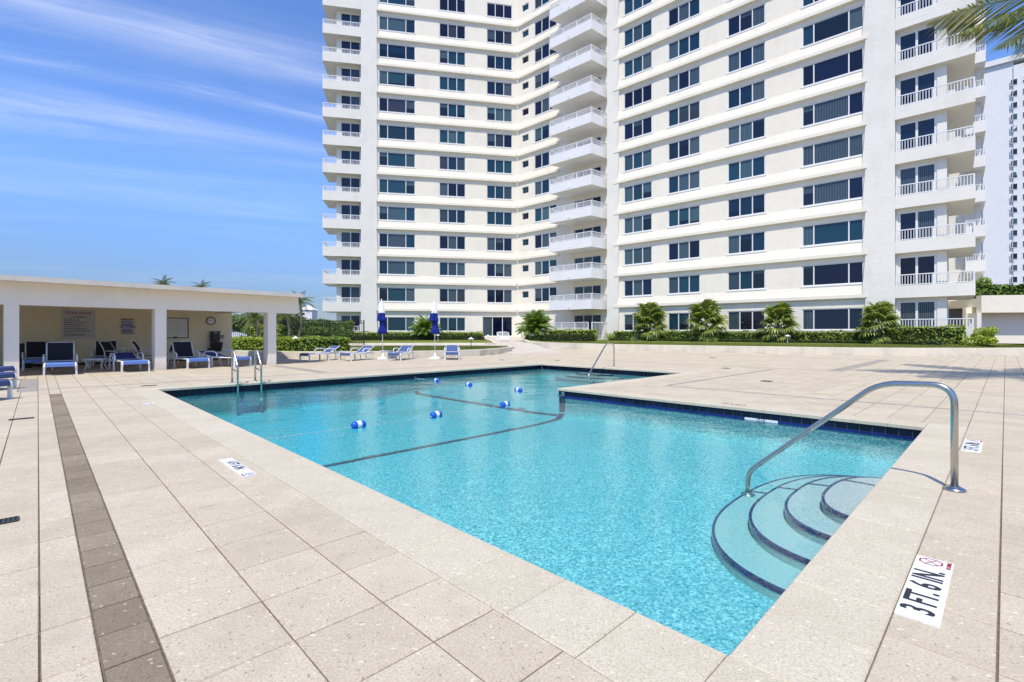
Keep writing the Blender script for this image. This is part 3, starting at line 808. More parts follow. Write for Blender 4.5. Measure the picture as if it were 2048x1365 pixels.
for v in (v0, v1):
    B0, F0 = uv(-.42, v), uv(.07, v)
    b = MB(); b.tube(bendpath([B0, B0 + Vector((0, 0, .78)), uv(-.28, v, .86), uv(.04, v, .48), F0 + Vector((0, 0, .40)), F0 + Vector((0, 0, -.75))], .12, 6), .024, 10)
    b.build('grab_rail', M['steel'], t, smooth=True)
    b = MB(); b.tube([uv(-.42, v, .36), uv(.07, v, .31)], .017, 8); b.build('cross_bar', M['steel'], t, smooth=True)
    b = MB(); flange(b, B0 + Vector((0, 0, .003))); b.build('flange', M['steel'], t, smooth=True)
for z in (-.50,):
    b = MB(); b.box(-.04, .04, v0 - (v0 + v1) / 2, v1 - (v0 + v1) / 2, z, z + .025)
    c = uv(.07, (v0 + v1) / 2); b.v = [tuple(c + UA * x + VB * y + Vector((0, 0, zz))) for x, y, zz in b.v]
    b.build('tread', M['steel'], t)

# ------------------------------------------------------------------ depth markers and drains
def marker(label, u, v, ax, ay, w, h, body, z=.0035, sym=True, rot=None, size=None, pm='sign_white'):
    c = uv(u, v, z)
    t = thing('depth_marker', label, 'depth marker', tuple(c), 0, 'depth markers set into the pool edge')
    ang = math.atan2(ax.y, ax.x); rot = rot or (0, 0, ang)
    t.rotation_euler = rot
    b = MB(); b.box(-w / 2, w / 2, -h / 2, h / 2, -.004, .003); b.build('plate', M[pm], t)
    size = size or h * 1.08
    if body: text('lettering', body, size, M['ink'], t, (-w * .07 if sym else 0, 0, .0042), (0, 0, 0), sx=.76)
    if sym:
        x0 = w / 2 - h * .40; r = h * .33; b = MB()
        for k in range(8):
            a0_, a1_ = math.pi / 8 + k * math.pi / 4, math.pi / 8 + (k + 1) * math.pi / 4
            q = lambda a_, rr: (x0 + math.cos(a_) * rr, h * .08 + math.sin(a_) * rr * 1.05, .0042)
            b.quad(q(a0_, r * .84), q(a0_, r), q(a1_, r), q(a1_, r * .84))
        for k in (.78, -.5):
            d = Vector((math.cos(k), math.sin(k), 0)); s_ = Vector((-d.y, d.x, 0)) * r * .05
            c0 = Vector((x0, h * .08, .0044)); b.quad(c0 - d * r * .8 - s_, c0 + d * r * .8 - s_, c0 + d * r * .8 + s_, c0 - d * r * .8 + s_)
        b.build('no_diving_symbol', M['ink_red'] if h > .13 else M['ink'], t)
        text('small_lettering', 'NO DIVING', h * .16, M['ink_red'], t, (x0, -h * .40, .0042), (0, 0, 0), sx=.8)
    return t
marker('white depth marker on the deck in the right foreground reading 3 FT. 6 IN.', 13.345, 1.27, VB, -UA, .82, .158, '3 FT. 6 IN.')
marker('white depth marker on the right deck just beyond the big handrail', 13.36, 5.66, VB, -UA, .80, .155, '3 FT. 6 IN.')
marker('white depth marker on the left deck reading 4 FT 6 IN', 8.47, -.575, UA, VB, .80, .115, '4 FT 6 IN')
marker('small faded white marker beside the left end of the pool', 2.72, -.49, UA, VB, .24, .16, '')
marker('faded inlaid depth lettering on the coping across the pool', 10.2, W1 + .27, -UA, -VB, .80, .13, '4 FT 6 IN', sym=False, pm='coping')
marker('white depth tiles at the waterline below the inner coping', 10.75, W1 - .018, UA, VB, .52, .036, '4 FT 6 IN', z=-.173, sym=False, rot=(R(90), 0, TA), size=.046)
def drain(label, c, ang, w, h):
    t = thing('deck_drain', label, 'drain', (c.x, c.y, .0), ang, 'drain grates in the deck')
    b = MB(); b.box(-w / 2, w / 2, -h / 2, h / 2, -.01, .0025); b.build('pit', M['dark'], t)  # flat black plate; the dark of the drain hole is painted on it
    b = MB(); n_ = 7
    for i in range(n_ + 1):
        x = -w / 2 + w * i / n_; b.box(x - .006, x + .006, -h / 2, h / 2, .0027, .007)
    b.box(-w / 2, w / 2, -h / 2 - .008, -h / 2, .0027, .008); b.box(-w / 2, w / 2, h / 2, h / 2 + .008, .0027, .008)
    b.build('grate', M['grey_bin'], t)
drain('black drain grate at the left edge of the near deck', gp(2, 1045), TA + R(90), .16, .10)
drain('dark slot drain beside the paver joint on the left deck', gp(43, 838.5), TA + R(90), .26, .10)
drain('dark slot drain near the left corner of the pool', gp(298, 772), TA + R(90), .30, .10)
drain('small drain on the deck beyond the far pool edge', gp(1003, 720.5), 0, .22, .22)
drain('small drain behind the far corner of the pool', gp(1115, 722), 0, .22, .22)
drain('square drain grate on the deck inside the pool angle', gp(1533, 763), TA, .24, .24)
drain('square drain grate beyond the inner pool deck', gp(1452, 737), TA, .26, .26)
drain('small drain close to the raised lawn kerb', gp(1425, 716), TA, .3, .3)

# ------------------------------------------------------------------ the apartment tower
STOREY, ZS1, NST = 3.0, 3.78, 13
def zk(k): return ZS1 + STOREY * (k - 1)          # underside of the k-th ledge
ZTOP = zk(NST) + .5
class Facade:
    def __init__(s, P, d):
        s.P = Vector((P[0], P[1], 0)); s.d = Vector((d[0], d[1], 0)).normalized()
        s.n = Vector((s.d.y, -s.d.x, 0)); s.rz = math.atan2(s.d.y, s.d.x)
    def pt(s, a_, off=0.0, z=0.0):
        q = s.P + s.d * a_ + s.n * off; return Vector((q.x, q.y, z))
    def s(s, px, off=0.0):
        dx, dy = (px - 1024) / FPX, 1.0
        q = s.P + s.n * off
        return (q.x * dy - q.y * dx) / (s.d.y * dx - s.d.x * dy)
    def fr(s): return lambda x, y, z: tuple(s.pt(x, y, z))
    def box(s, b, s0, s1, o0, o1, z0, z1): b.box(s0, s1, -o1, -o0, z0, z1, 0, lambda x, y, z: tuple(s.pt(x, -y, z)))
FR = Facade((10.16, 46.8), (.74, -.673))
BAY = -.20                                          # bay wall set behind the pilaster face
SEG = -.50
SEGW = SEG - .18
fold = FR.pt(FR.s(1035, SEG), SEG)
yl = fold.y * 51.3 / 54.2
FL = Facade(((753 - 1024) / FPX * yl, yl), fold - Vector(((753 - 1024) / FPX * yl, yl, 0)))
bld = thing('apartment_building', 'tall white angled apartment block with ledges, tinted windows and stacked balconies', 'apartment building', tuple(FR.pt(0)), world_parts=True)
WIN = {}
def pane_mesh(w, h):
    k = ('p', round(w, 2), round(h, 2))
    if k not in WIN:
        b = MB(); b.box(-w / 2, w / 2, 0, .02, 0, h); WIN[k] = b.mesh('pane', M['glass'])
    return WIN[k]
def window(F, parent, s0, s1, z0, z1, off, splits, fw=.075, sill=True, name='window', depth=.10, dark=None):
    """frame with mullions; glass panes are its sub-parts; splits are fractions of the width"""
    w, h = s1 - s0, z1 - z0
    key = ('f', round(w, 2), round(h, 2), tuple(splits), name, sill)
    xs = [0] + list(splits) + [1]
    if key not in WIN:
        b = MB()
        for x in xs:
            cx_ = min(max(x * w, fw / 2), w - fw / 2) - w / 2
            b.box(cx_ - fw / 2, cx_ + fw / 2, -.02, depth, 0, h)
        for i in range(len(xs) - 1):
            x0 = (xs[i] * w if i else 0) + (fw / 2 if i else fw) - w / 2; x1 = xs[i + 1] * w - (fw / 2 if i + 2 < len(xs) else fw) - w / 2
            b.box(x0, x1, -.015, depth, 0, fw); b.box(x0, x1, -.015, depth, h - fw, h)
        if sill: b.box(-w / 2 - .10, w / 2 + .10, -.10, .05, -.09, -.004)
        WIN[key] = b.mesh(name, M['frame'])
    o = link(name, WIN[key], parent, F.pt((s0 + s1) / 2, off, z0) - Vector(parent['_org']), F.rz)
    shade = rnd.random() if dark is None else dark * rnd.random()
    tl = (rnd.gauss(0, .004), 0, rnd.gauss(0, .004))
    for i in range(len(xs) - 1):
        x0 = (xs[i] * w if i else 0) + (fw / 2 if i else fw); x1 = xs[i + 1] * w - (fw / 2 if i + 2 < len(xs) else fw)
        po = link('pane', pane_mesh(x1 - x0, h - 2 * fw), o, ((x0 + x1) / 2 - w / 2, .045, fw))
        po.rotation_euler = (tl[0] + rnd.gauss(0, .003), 0, tl[2] + rnd.gauss(0, .003))
        po['shade'] = min(.999, max(0, shade + rnd.gauss(0, .035) + (rnd.uniform(-.4, .4) if rnd.random() < .08 else 0)))
    return o
def wallrun(F, name, m, s0, s1, off, th, z0, z1, holes):
    """wall with real openings: holes are (s0, s1, z0, z1)"""
    b = MB()
    zs = sorted(set([z0, z1] + [h[2] for h in holes] + [h[3] for h in holes]))
    for i in range(len(zs) - 1):
        a_, c_ = zs[i], zs[i + 1]; mid = (a_ + c_) / 2
        hs = sorted((h[0], h[1]) for h in holes if h[2] < mid < h[3])
        x = s0
        for h in hs + [(s1, s1)]:
            if h[0] - x > .01: F.box(b, x, h[0], off - th, off, a_, c_)
            x = h[1]
    return b.build(name, m, bld)
def zig(F, name, s0, s1, side, amt, o0, o1):
    """pilaster whose edge steps in and out at every ledge"""
    b = MB()
    zs = [(.2, 0)]
    for k in range(0, NST):
        za = zk(k) + .27 if k else .2; zb = zk(k + 1)
        lo, hi = (amt, 0) if amt > 0 else (0, -amt)
        b_ = []
        for z, e in ((za, lo), (zb, hi)):
            x0, x1 = (s0, s1 + e) if side > 0 else (s0 - e, s1)
            b_.append([F.pt(x0, o1, z), F.pt(x1, o1, z), F.pt(x1, o0, z), F.pt(x0, o0, z)])
        b.hexa(b_[0], b_[1])
        if k + 1 < NST + 1:
            x0, x1 = s0, s1
            F.box(b, x0, x1, o0, o1, zb, zb + .27)
    return b.build(name, M['pale'], bld)
def ledges(F, s0, s1, off, out=.24, kk=range(1, NST + 1), ext0=0, ext1=0):
    for k in kk:
        b = MB()
        F.box(b, s0 - ext0, s1 + ext1, off - .1, off + out, zk(k), zk(k) + .25)
        F.box(b, s0, s1, off - .1, off + out - .10, zk(k) - .06, zk(k) - .001)
        b.build('ledge', M['cream'], bld)
def flares(F, s0, s1, off, out):
    for k in range(1, NST):
        b = MB()
        za, zb = zk(k) + .25, zk(k) + .93
        b.hexa([F.pt(s0, out, za), F.pt(s1, out, za), F.pt(s1, off - .05, za), F.pt(s0, off - .05, za)], [F.pt(s0, off + .004, zb), F.pt(s1, off + .004, zb), F.pt(s1, off - .05, zb), F.pt(s0, off - .05, zb)])
        b.build('spandrel', M['cream'], bld)
WZ0, WZ1 = 1.97, .40
def wz(k):                       # opening of storey k (0 = ground floor)
    return (zk(1) - 2.25, zk(1) - .68) if k == 0 else (zk(k + 1) - WZ0, zk(k + 1) - WZ1)
# ---- right wing
sA0, sA1, sB0, sB1 = FR.s(1214), FR.s(1234), FR.s(1731), FR.s(1790)
rw = [(1247.5, 1304, (1 / 3, 2 / 3)), (1336, 1400, (1 / 3, 2 / 3)), (1455, 1530.5, (1 / 3, 2 / 3)), (1604, 1727.5, (.20, .77))]
rwin = [(FR.s(a_, BAY), FR.s(c_, BAY), sp) for a_, c_, sp in rw]
holes = []
for k in range(NST):
    z0, z1 = wz(k)
    holes += [(s0, s1, z0, z1) for s0, s1, _ in rwin]
wallrun(FR, 'bay_wall', M['cream'], sA1 - .35, sB0 + .35, BAY, .35, .2, ZTOP, holes)
for k in range(NST):
    z0, z1 = wz(k)
    for s0, s1, sp in rwin: window(FR, bld, s0, s1, z0, z1, BAY - .06, sp)
flares(FR, sA1 - .3, sB0 + .3, BAY, -.08)
zig(FR, 'pilaster', sA0, sA1, 1, -.20, -1.0, 0)
zig(FR, 'pilaster', sB0, sB1, -1, .20, -.9, 0)
ledges(FR, sA1 - .28, sB0 + .04, BAY, .24, range(1, NST), .06, .06)
# ---- fold segment and middle balconies
s_f, s_e = FR.s(1035, SEG), FR.s(1216, SEGW)
sw = [(1044, 1057, ()), (1068.5, 1113.5, (1 / 3, 2 / 3))]
swin = [(FR.s(a_, SEGW), FR.s(c_, SEGW), sp) for a_, c_, sp in sw]
dm0, dm1 = FR.s(1147.5, SEGW), FR.s(1202, SEGW)
holes = []
for k in range(NST):
    z0, z1 = wz(k)
    if k: holes.append((swin[0][0], swin[0][1], z0 + .55, z1 - .25)); holes.append((swin[1][0], swin[1][1], z0, z1))
    holes.append((dm0, dm1, (zk(k) + .1 if k else 1.05), zk(k + 1) - .55))
wallrun(FR, 'fold_wall', M['cream'], s_f - 1.0, s_e, SEGW, .3, .2, ZTOP, holes)
for k in range(NST):
    z0, z1 = wz(k)
    if k:
        window(FR, bld, swin[0][0], swin[0][1], z0 + .55, z1 - .25, SEGW - .08, (), .05, False)
        window(FR, bld, swin[1][0], swin[1][1], z0, z1, SEGW - .06, swin[1][2])
    window(FR, bld, dm0, dm1, (zk(k) + .1 if k else 1.05), zk(k + 1) - .55, SEGW - .08, (.36, .68), .08, False, 'balcony_door', dark=.45)
sl1 = FR.s(1113, SEG + .2)
ledges(FR, s_f - .02, sl1, SEGW, .21, range(1, NST), 0, .1)
def railing(parent, pts, z0, z1, sp, org, post=1.6, posts=True):
    b = MB()
    for i in range(len(pts) - 1):
        a_, c_ = Vector(pts[i]), Vector(pts[i + 1]); d = c_ - a_; L = d.length; d.normalize(); nn = Vector((-d.y, d.x, 0))
        fr = lambda x, y, z: tuple(a_ + d * x + nn * y + Vector((0, 0, z)))
        b.box(-.03, L + .03, -.035, .035, z1 - .06, z1, 0, fr)
        b.box(0, L, -.025, .025, z0 + .03, z0 + .08, 0, fr)
        n_ = max(2, round(L / sp))
        for q in range(1, n_): b.box(L * q / n_ - .019, L * q / n_ + .019, -.012, .012, z0 + .08, z1 - .06, 0, fr)
        m_ = max(1, round(L / post))
        for q in range(m_ + 1): b.box(L * q / m_ - .04, L * q / m_ + .04, -.032, .032, z0, z1 - .061, 0, fr)
    o = b.build('railing', M['alu'], parent, org=org); o['kind'] = 'stuff'
    return o
def balcony(F, poly, edges, zb, hp, hr, m, sp=.135, spout=None):
    """solid slab with an upstand and a railing along the outer edges (indices into poly)"""
    org = tuple(bld['_org'])
    b = MB()
    b.prism([(q.x, q.y) for q in poly], zb, zb + .2)
    path = [poly[i] for i in edges]
    for i in range(len(path) - 1):
        a_, c_ = path[i], path[i + 1]; d = (c_ - a_); L = d.length; d.normalize(); nn = Vector((-d.y, d.x, 0))
        e0 = 0 if i == 0 else .12
        b.box(e0, L, 0, .12, zb + .2, zb + hp, 0, lambda x, y, z: tuple(Vector((a_.x, a_.y, 0)) + d * x + nn * y + Vector((0, 0, z))))
    o = b.build('balcony', m, bld, org=org)
    ins = [q for q in path]
    cen = sum((Vector((q.x, q.y, 0)) for q in poly), Vector()) / len(poly)
    ins = [Vector((q.x, q.y, 0)) + (cen - Vector((q.x, q.y, 0))).normalized() * .09 for q in ins]
    railing(o, ins, zb + hp, zb + hp + hr, sp, org)
    if spout is not None:
        q = spout; bb = MB(); dn = F.n
        bb.tube([Vector((q.x, q.y, zb + .26)), Vector((q.x, q.y, zb + .26)) + dn * .22, Vector((q.x, q.y, zb + .08)) + dn * .24], .04, 6)
        bb.build('drain_spout', M['alu'], o, org=org)
    return o
Lf, Cc, Rr = ray(1099, 50.0), ray(1183, 46.6), ray(1214.5, 48.1)
sLw = (Lf - FR.P).dot(FR.d)
mid = [Lf, Cc, Rr, FR.pt(FR.s(1216, SEG), SEGW + .01), FR.pt(sLw + .9, SEGW + .01)]
for k in range(1, NST):
    balcony(FR, mid, [4, 0, 1, 2], zk(k) - .12, .92, .60, M['white_stucco'], spout=Lf.lerp(Cc, .48))
# ---- left wing
sL1 = FL.s(fold.x / fold.y * FPX + 1024)
lw = [(757.5, 830.5, (.24, .74)), (878.5, 931, (1 / 3, 2 / 3)), (973.5, 1024.5, (1 / 3, 2 / 3))]
lwin = [(FL.s(a_, BAY), FL.s(c_, BAY), sp) for a_, c_, sp in lw]
lp0, lp1, lend = FL.s(722), FL.s(753), FL.s(671)
en0, en1 = FL.s(965, BAY), FL.s(1025, BAY)
holes = [(en0, en1, .95, 3.22)]
for k in range(NST):
    z0, z1 = wz(k)
    for i, (s0, s1, _) in enumerate(lwin):
        if k or i < 2: holes.append((s0, s1, z0, z1))
sLe = FL.s(fold.x / fold.y * FPX + 1024, BAY)
wallrun(FL, 'bay_wall', M['cream'], lp1 - .3, sLe + .9, BAY, .3, .2, ZTOP, holes)
for k in range(NST):
    z0, z1 = wz(k)
    for i, (s0, s1, sp) in enumerate(lwin):
        if k or i < 2: window(FL, bld, s0, s1, z0, z1, BAY - .06, sp)
window(FL, bld, en0, en1, .95, 3.22, BAY - .1, (1 / 3, 2 / 3), .07, False, 'entrance_door', dark=.12)
flares(FL, lp1 - .25, sL1 + .2, BAY, -.08)
flares(FR, s_f - .3, sl1 - .05, SEGW, SEG - .08)
zig(FL, 'pilaster', lp0, lp1, 1, .15, -.9, 0)
ledges(FL, lp1 + .02, sL1 - .12, BAY, .24, range(1, NST), 0, 0)
lb0 = FL.s(645)
dl0, dl1 = FL.s(681, -.62), FL.s(721, -.62)
holes = [(dl0, dl1, (zk(k) + .1 if k else 1.0), zk(k + 1) - (.30 if k else .45)) for k in range(NST)]
wallrun(FL, 'balcony_wall', M['cream'], lend, lp0 - .02, -.62, .3, .2, ZTOP, holes)
for k in range(NST):
    window(FL, bld, dl0, dl1, (zk(k) + .1 if k else 1.0), zk(k + 1) - (.30 if k else .45), -.70, (.5,), .10, False, 'balcony_door', dark=.45)
lpoly = [FL.pt(lb0, -3.6), FL.pt(lb0, -.002), FL.pt(lp0 - .005, -.002), FL.pt(lp0 - .005, -.9), FL.pt(lend - .01, -.9), FL.pt(lend - .01, -3.6)]
for k in range(1, NST):
    balcony(FL, lpoly, [0, 1, 2], zk(k) - .12, .98, .55, M['pale'])
# ---- right balconies
rend = FR.s(1894, -.36)
dr0, dr1 = FR.s(1796, -.38), FR.s(1874, -.38)
holes = [(dr0, dr1, (zk(k) + .1 if k else 1.0), zk(k + 1) - .30) for k in range(NST)]
wallrun(FR, 'balcony_wall', M['pale'], sB1 + .02, rend, -.38, .3, .2, ZTOP, holes)
for k in range(NST):
    window(FR, bld, dr0, dr1, (zk(k) + .1 if k else 1.0), zk(k + 1) - .30, -.46, (.49,), .13, False, 'balcony_door', dark=.45)
rb1 = FR.s(1951)
rpoly = [FR.pt(sB1 + .005, -.004), FR.pt(rb1, -.004), FR.pt(rb1, -5.2), FR.pt(rend + .01, -5.2), FR.pt(rend + .01, -.9), FR.pt(sB1 + .005, -.9)]
for k in range(1, NST):
    balcony(FR, rpoly, [0, 1, 2], zk(k) - .12, .82, .74, M['pale'], sp=.15)
# ---- body behind the faces, and the wing set farther back on the right
b = MB()
body = [FL.pt(lend, -.93), FL.pt(lp0, -.93), FL.pt(lp0, -.86), FL.pt(sLe - .3, -.86), FR.pt(s_f + .4, SEGW - .34), FR.pt(sA0 + .3, SEGW - .34), FR.pt(sA0 + .3, -.88), FR.pt(sB1, -.88), FR.pt(sB1, -.90), FR.pt(rend - .001, -.90), FR.pt(rend - .001, -14), FR.pt(s_f + 9, -14), FL.pt(sLe - 6, -13), FL.pt(lend, -13)]
b.prism([(q.x, q.y) for q in body], .15, ZTOP + .3)
b.build('building_core', M['cream'], bld)
P3 = ray(1921, 43.5)
F3 = Facade((P3.x, P3.y), FR.d)
s3 = F3.s(1962)
b = MB(); F3.box(b, F3.s(1880), s3, -14, 0, .15, ZTOP - .4); b.build('rear_wing', M['pale'], bld)
for k in range(1, NST):
    p3 = [F3.pt(.3, 1.3), F3.pt(s3 + .25, 1.3), F3.pt(s3 + .25, -3), F3.pt(s3 + .01, -3), F3.pt(s3 + .01, .01), F3.pt(.3, .01)]
    balcony(F3, p3, [5, 0, 1, 2], zk(k) - .12, .9, .6, M['white_stucco'], sp=.15)
    window(F3, bld, .3, s3 - .3, zk(k) + .12, zk(k + 1) - .4, .03, (.5,), .08, False, 'balcony_door', dark=.45)
# doors along the end wall under the right balconies
FE = Facade(FR.pt(rend, -.9), -FR.n)
for k in range(0, 5):
    for a_ in (1.0, 3.2, 5.6):
        window(FE, bld, a_, a_ + 1.1, (zk(k) + .1 if k else 1.0), zk(k + 1) - .45, .04, (), .09, False, 'side_door')
# ---- ground floor terraces
def terrace(F, pts, zb, zt, hr, name='terrace', sp=.135):
    org = tuple(bld['_org']); b = MB()
    for i in range(len(pts) - 1):
        a_, c_ = pts[i], pts[i + 1]; d = c_ - a_; L = d.length; d.normalize(); nn = Vector((-d.y, d.x, 0))
        b.box(0 if i == 0 else .14, L, 0, .14, zb, zt, 0, lambda x, y, z: tuple(Vector((a_.x, a_.y, 0)) + d * x + nn * y + Vector((0, 0, z))))
    o = b.build(name, M['pale'], bld, org=org)
    railing(o, [Vector((q.x, q.y, 0)) + Vector((0, .07, 0)) for q in pts], zt, zt + hr, sp, org)
    return o
terrace(FR, [FR.pt(sB1 + .01, .02), FR.pt(FR.s(1948), .02), FR.pt(FR.s(1948), -5)], .3, 1.62, .62, sp=.15)
terrace(FL, [FL.pt(lb0, -3), FL.pt(lb0, .02), FL.pt(lp0 - .01, .02)], .2, 1.55, .55)
terrace(FR, [Lf, Lf.lerp(Cc, .93)], .2, 1.75, .65)
g0, g1 = Lf.lerp(Cc, 1.0), Rr
b = MB()
d = (g1 - g0); L = d.length; d.normalize(); nn = Vector((-d.y, d.x, 0))
fr = lambda x, y, z: tuple(Vector((g0.x, g0.y, 0)) + d * x + nn * y + Vector((0, 0, z)))
for x0, x1, z0, z1 in ((0, .1, .55, 2.4), (L - .1, L, .55, 2.4), (.1, L - .1, 2.28, 2.4), (.1, L - .1, .62, .74)): b.box(x0, x1, -.03, .03, z0, z1, 0, fr)
for i in range(1, 12): b.box(L * i / 12 - .02, L * i / 12 + .02, -.012, .012, .74, 2.28, 0, fr)
o = b.build('terrace_gate', M['alu'], bld); o['kind'] = 'stuff'

# ------------------------------------------------------------------ garden walls, lawns, walks
def offs(poly, d):
    out = []
    for i, q in enumerate(poly):
        a_, c_ = poly[max(i - 1, 0)], poly[min(i + 1, len(poly) - 1)]
        t = (c_ - a_); t.z = 0; t.normalize(); out.append(Vector((q.x - t.y * d, q.y + t.x * d, 0)))
    return out
def kerbwall(name, label, line, zs, th, m, z0=-.05):
    inn = offs(line, th); b = MB()
    for i in range(len(line) - 1):
        A, B, C, D = line[i], line[i + 1], inn[i + 1], inn[i]
        za, zb = zs[i], zs[i + 1]
        P = lambda q, z: (q.x, q.y, z)
        b.quad(P(A, z0), P(B, z0), P(B, zb - .015), P(A, za - .015))
        m1, m2 = A.lerp(D, .08), B.lerp(C, .08)
        b.quad(P(A, za - .015), P(B, zb - .015), P(m2, zb), P(m1, za))
        b.quad(P(m1, za), P(m2, zb), P(C, zb), P(D, za))
        b.quad(P(D, za), P(C, zb), P(C, z0), P(D, z0))
    o = b.build(name, m); return tag(o, label, 'garden wall')
nL = 14
kerbwall('garden_wall', 'low rounded plaster wall behind the blue loungers and parasols', BED_L[:nL], [.36] * nL, .22, M['planter'])
zR = [.72, .62, .55, .50, .46, .45, .45, .45, .45, .45, .45, .46, .48]
kerbwall('garden_wall', 'long low plaster kerb wall below the right lawn', BED_R, zR, .24, M['planter'])
b = MB(); b.quad(*[(q.x, q.y, .325) for q in offs(BED_L, .1)])
structure(b.build('lawn', M['lawn']), 'small lawn inside the rounded plaster wall', 'lawn')
kb = [Vector(q) for q in ((-22, 37.2, 0), (-12, 38.4, 0), (-6, 38.9, 0), (-2.2, 38.8, 0), (-1.35, 39.6, 0), (-1.45, 42, 0), (-2.0, 47.6, 0))]
b = MB(); b.quad(*[(x, y, .385) for x, y in ((-22, 34.0), (-20, 34.4), (-12, 35.5), (-6, 36.2), (-2, 35.9), (-.6, 35.2), (.3, 36.0), (-.6, 39.6), (-1.6, 39.4), (-2.2, 38.9), (-6, 39.0), (-12, 38.5), (-22, 37.3))])
structure(b.build('garden_path', M['walk']), 'pale path crossing between the two left lawns', 'path')
kerbwall('garden_wall', 'low pale kerb along the lawn before the left hedge', kb, [.52] * 4 + [.53, .56, .62], .2, M['planter'], .2)
b = MB()
kin = offs(kb, .1)
for i in range(3):
    b.quad((kin[i].x, kin[i].y, .49), (kin[i + 1].x, kin[i + 1].y, .49), (kin[i + 1].x + (0 if i < 2 else 0), 53.4, .64), (kin[i].x, 53.4, .64))
b.quad((kin[3].x, kin[3].y, .49), (kin[4].x, kin[4].y, .49), (kin[5].x, kin[5].y, .52), (-2.0, 53.6, .64), (kin[3].x, 53.4, .64))
structure(b.build('lawn', M['lawn']), 'strip of lawn before the hedge of the left wing', 'lawn')
b = MB()
wkL = [(-.9, 30.6), (-.2, 33.2), (-.75, 36.5), (-1.3, 40), (-1.5, 44), (-2.0, 47.6), (-3.2, 53.0), (-3.7, 56.4)]
wkR = [(3.2, 30.6), (2.8, 33.2), (2.2, 36.5), (1.9, 40), (1.2, 44), (1.1, 47.6), (1.2, 53.0), (1.6, 56.4)]
wz_ = lambda y: max(.006, .036 * (y - 31))
for i in range(len(wkL) - 1):
    (a_, y0), (c_, y1) = wkL[i], wkL[i + 1]; d_, e_ = wkR[i][0], wkR[i + 1][0]
    b.quad((a_ - .2, y0, wz_(y0)), (d_ + .2, y0, wz_(y0)), (e_ + .2, y1, wz_(y1)), (c_ - .2, y1, wz_(y1)))
structure(b.build('entry_walk', M['walk']), 'pale walk rising to the dark entrance doors', 'path')
b = MB()
BRi = offs(BED_R, .12)
for i in range(len(BRi) - 1):
    A, B = BRi[i], BRi[i + 1]
    fa_, fb_ = FR.pt((A - FR.P).dot(FR.d), -.1), FR.pt((B - FR.P).dot(FR.d), -.1)
    mA, mB = A.lerp(fa_, .35), B.lerp(fb_, .35)
    b.quad((A.x, A.y, zR[i] - .03), (B.x, B.y, zR[i + 1] - .03), (mB.x, mB.y, .58), (mA.x, mA.y, .58))
    b.quad((mA.x, mA.y, .58), (mB.x, mB.y, .58), (fb_.x, fb_.y, .68), (fa_.x, fa_.y, .68))
structure(b.build('lawn', M['lawn']), 'long lawn between the kerb wall and the right wing', 'lawn')
def grass(label, pts_fn, n_):
    b = MB()
    for _ in range(n_):
        c = pts_fn()
        if c is None: continue
        x, y, z = c; a_ = rnd.uniform(0, 6.28); w = .012; h = rnd.uniform(.03, .075); l = rnd.uniform(-.03, .03)
        dx, dy = math.cos(a_) * w, math.sin(a_) * w
        b.quad((x - dx, y - dy, z), (x + dx, y + dy, z), (x + l, y + l * .5, z + h))
    tag(b.build('lawn_grass', M['grass']), label, 'grass', None, 'stuff')
def gl1():
    y = rnd.uniform(24.5, 36); x = rnd.uniform(-9, .1)
    return (x, y, .325) if inpoly((x, y), offs(BED_L, .2)) else None
grass('short mown grass blades on the rounded left lawn', gl1, 30000)
def gl2():
    x = rnd.uniform(2, 42); t = rnd.random() ** 1.4
    for i in range(2, len(BRi) - 1):
        if BRi[i].x <= x < BRi[i + 1].x:
            k = (x - BRi[i].x) / (BRi[i + 1].x - BRi[i].x); A = BRi[i].lerp(BRi[i + 1], k)
            f_ = FR.pt((A - FR.P).dot(FR.d), -.1); m_ = A.lerp(f_, .35 * t); za = (zR[i] + (zR[i + 1] - zR[i]) * k) - .03
            return (m_.x, m_.y, za + (.58 - za) * t)
grass('short mown grass blades on the long right lawn', gl2, 34000)

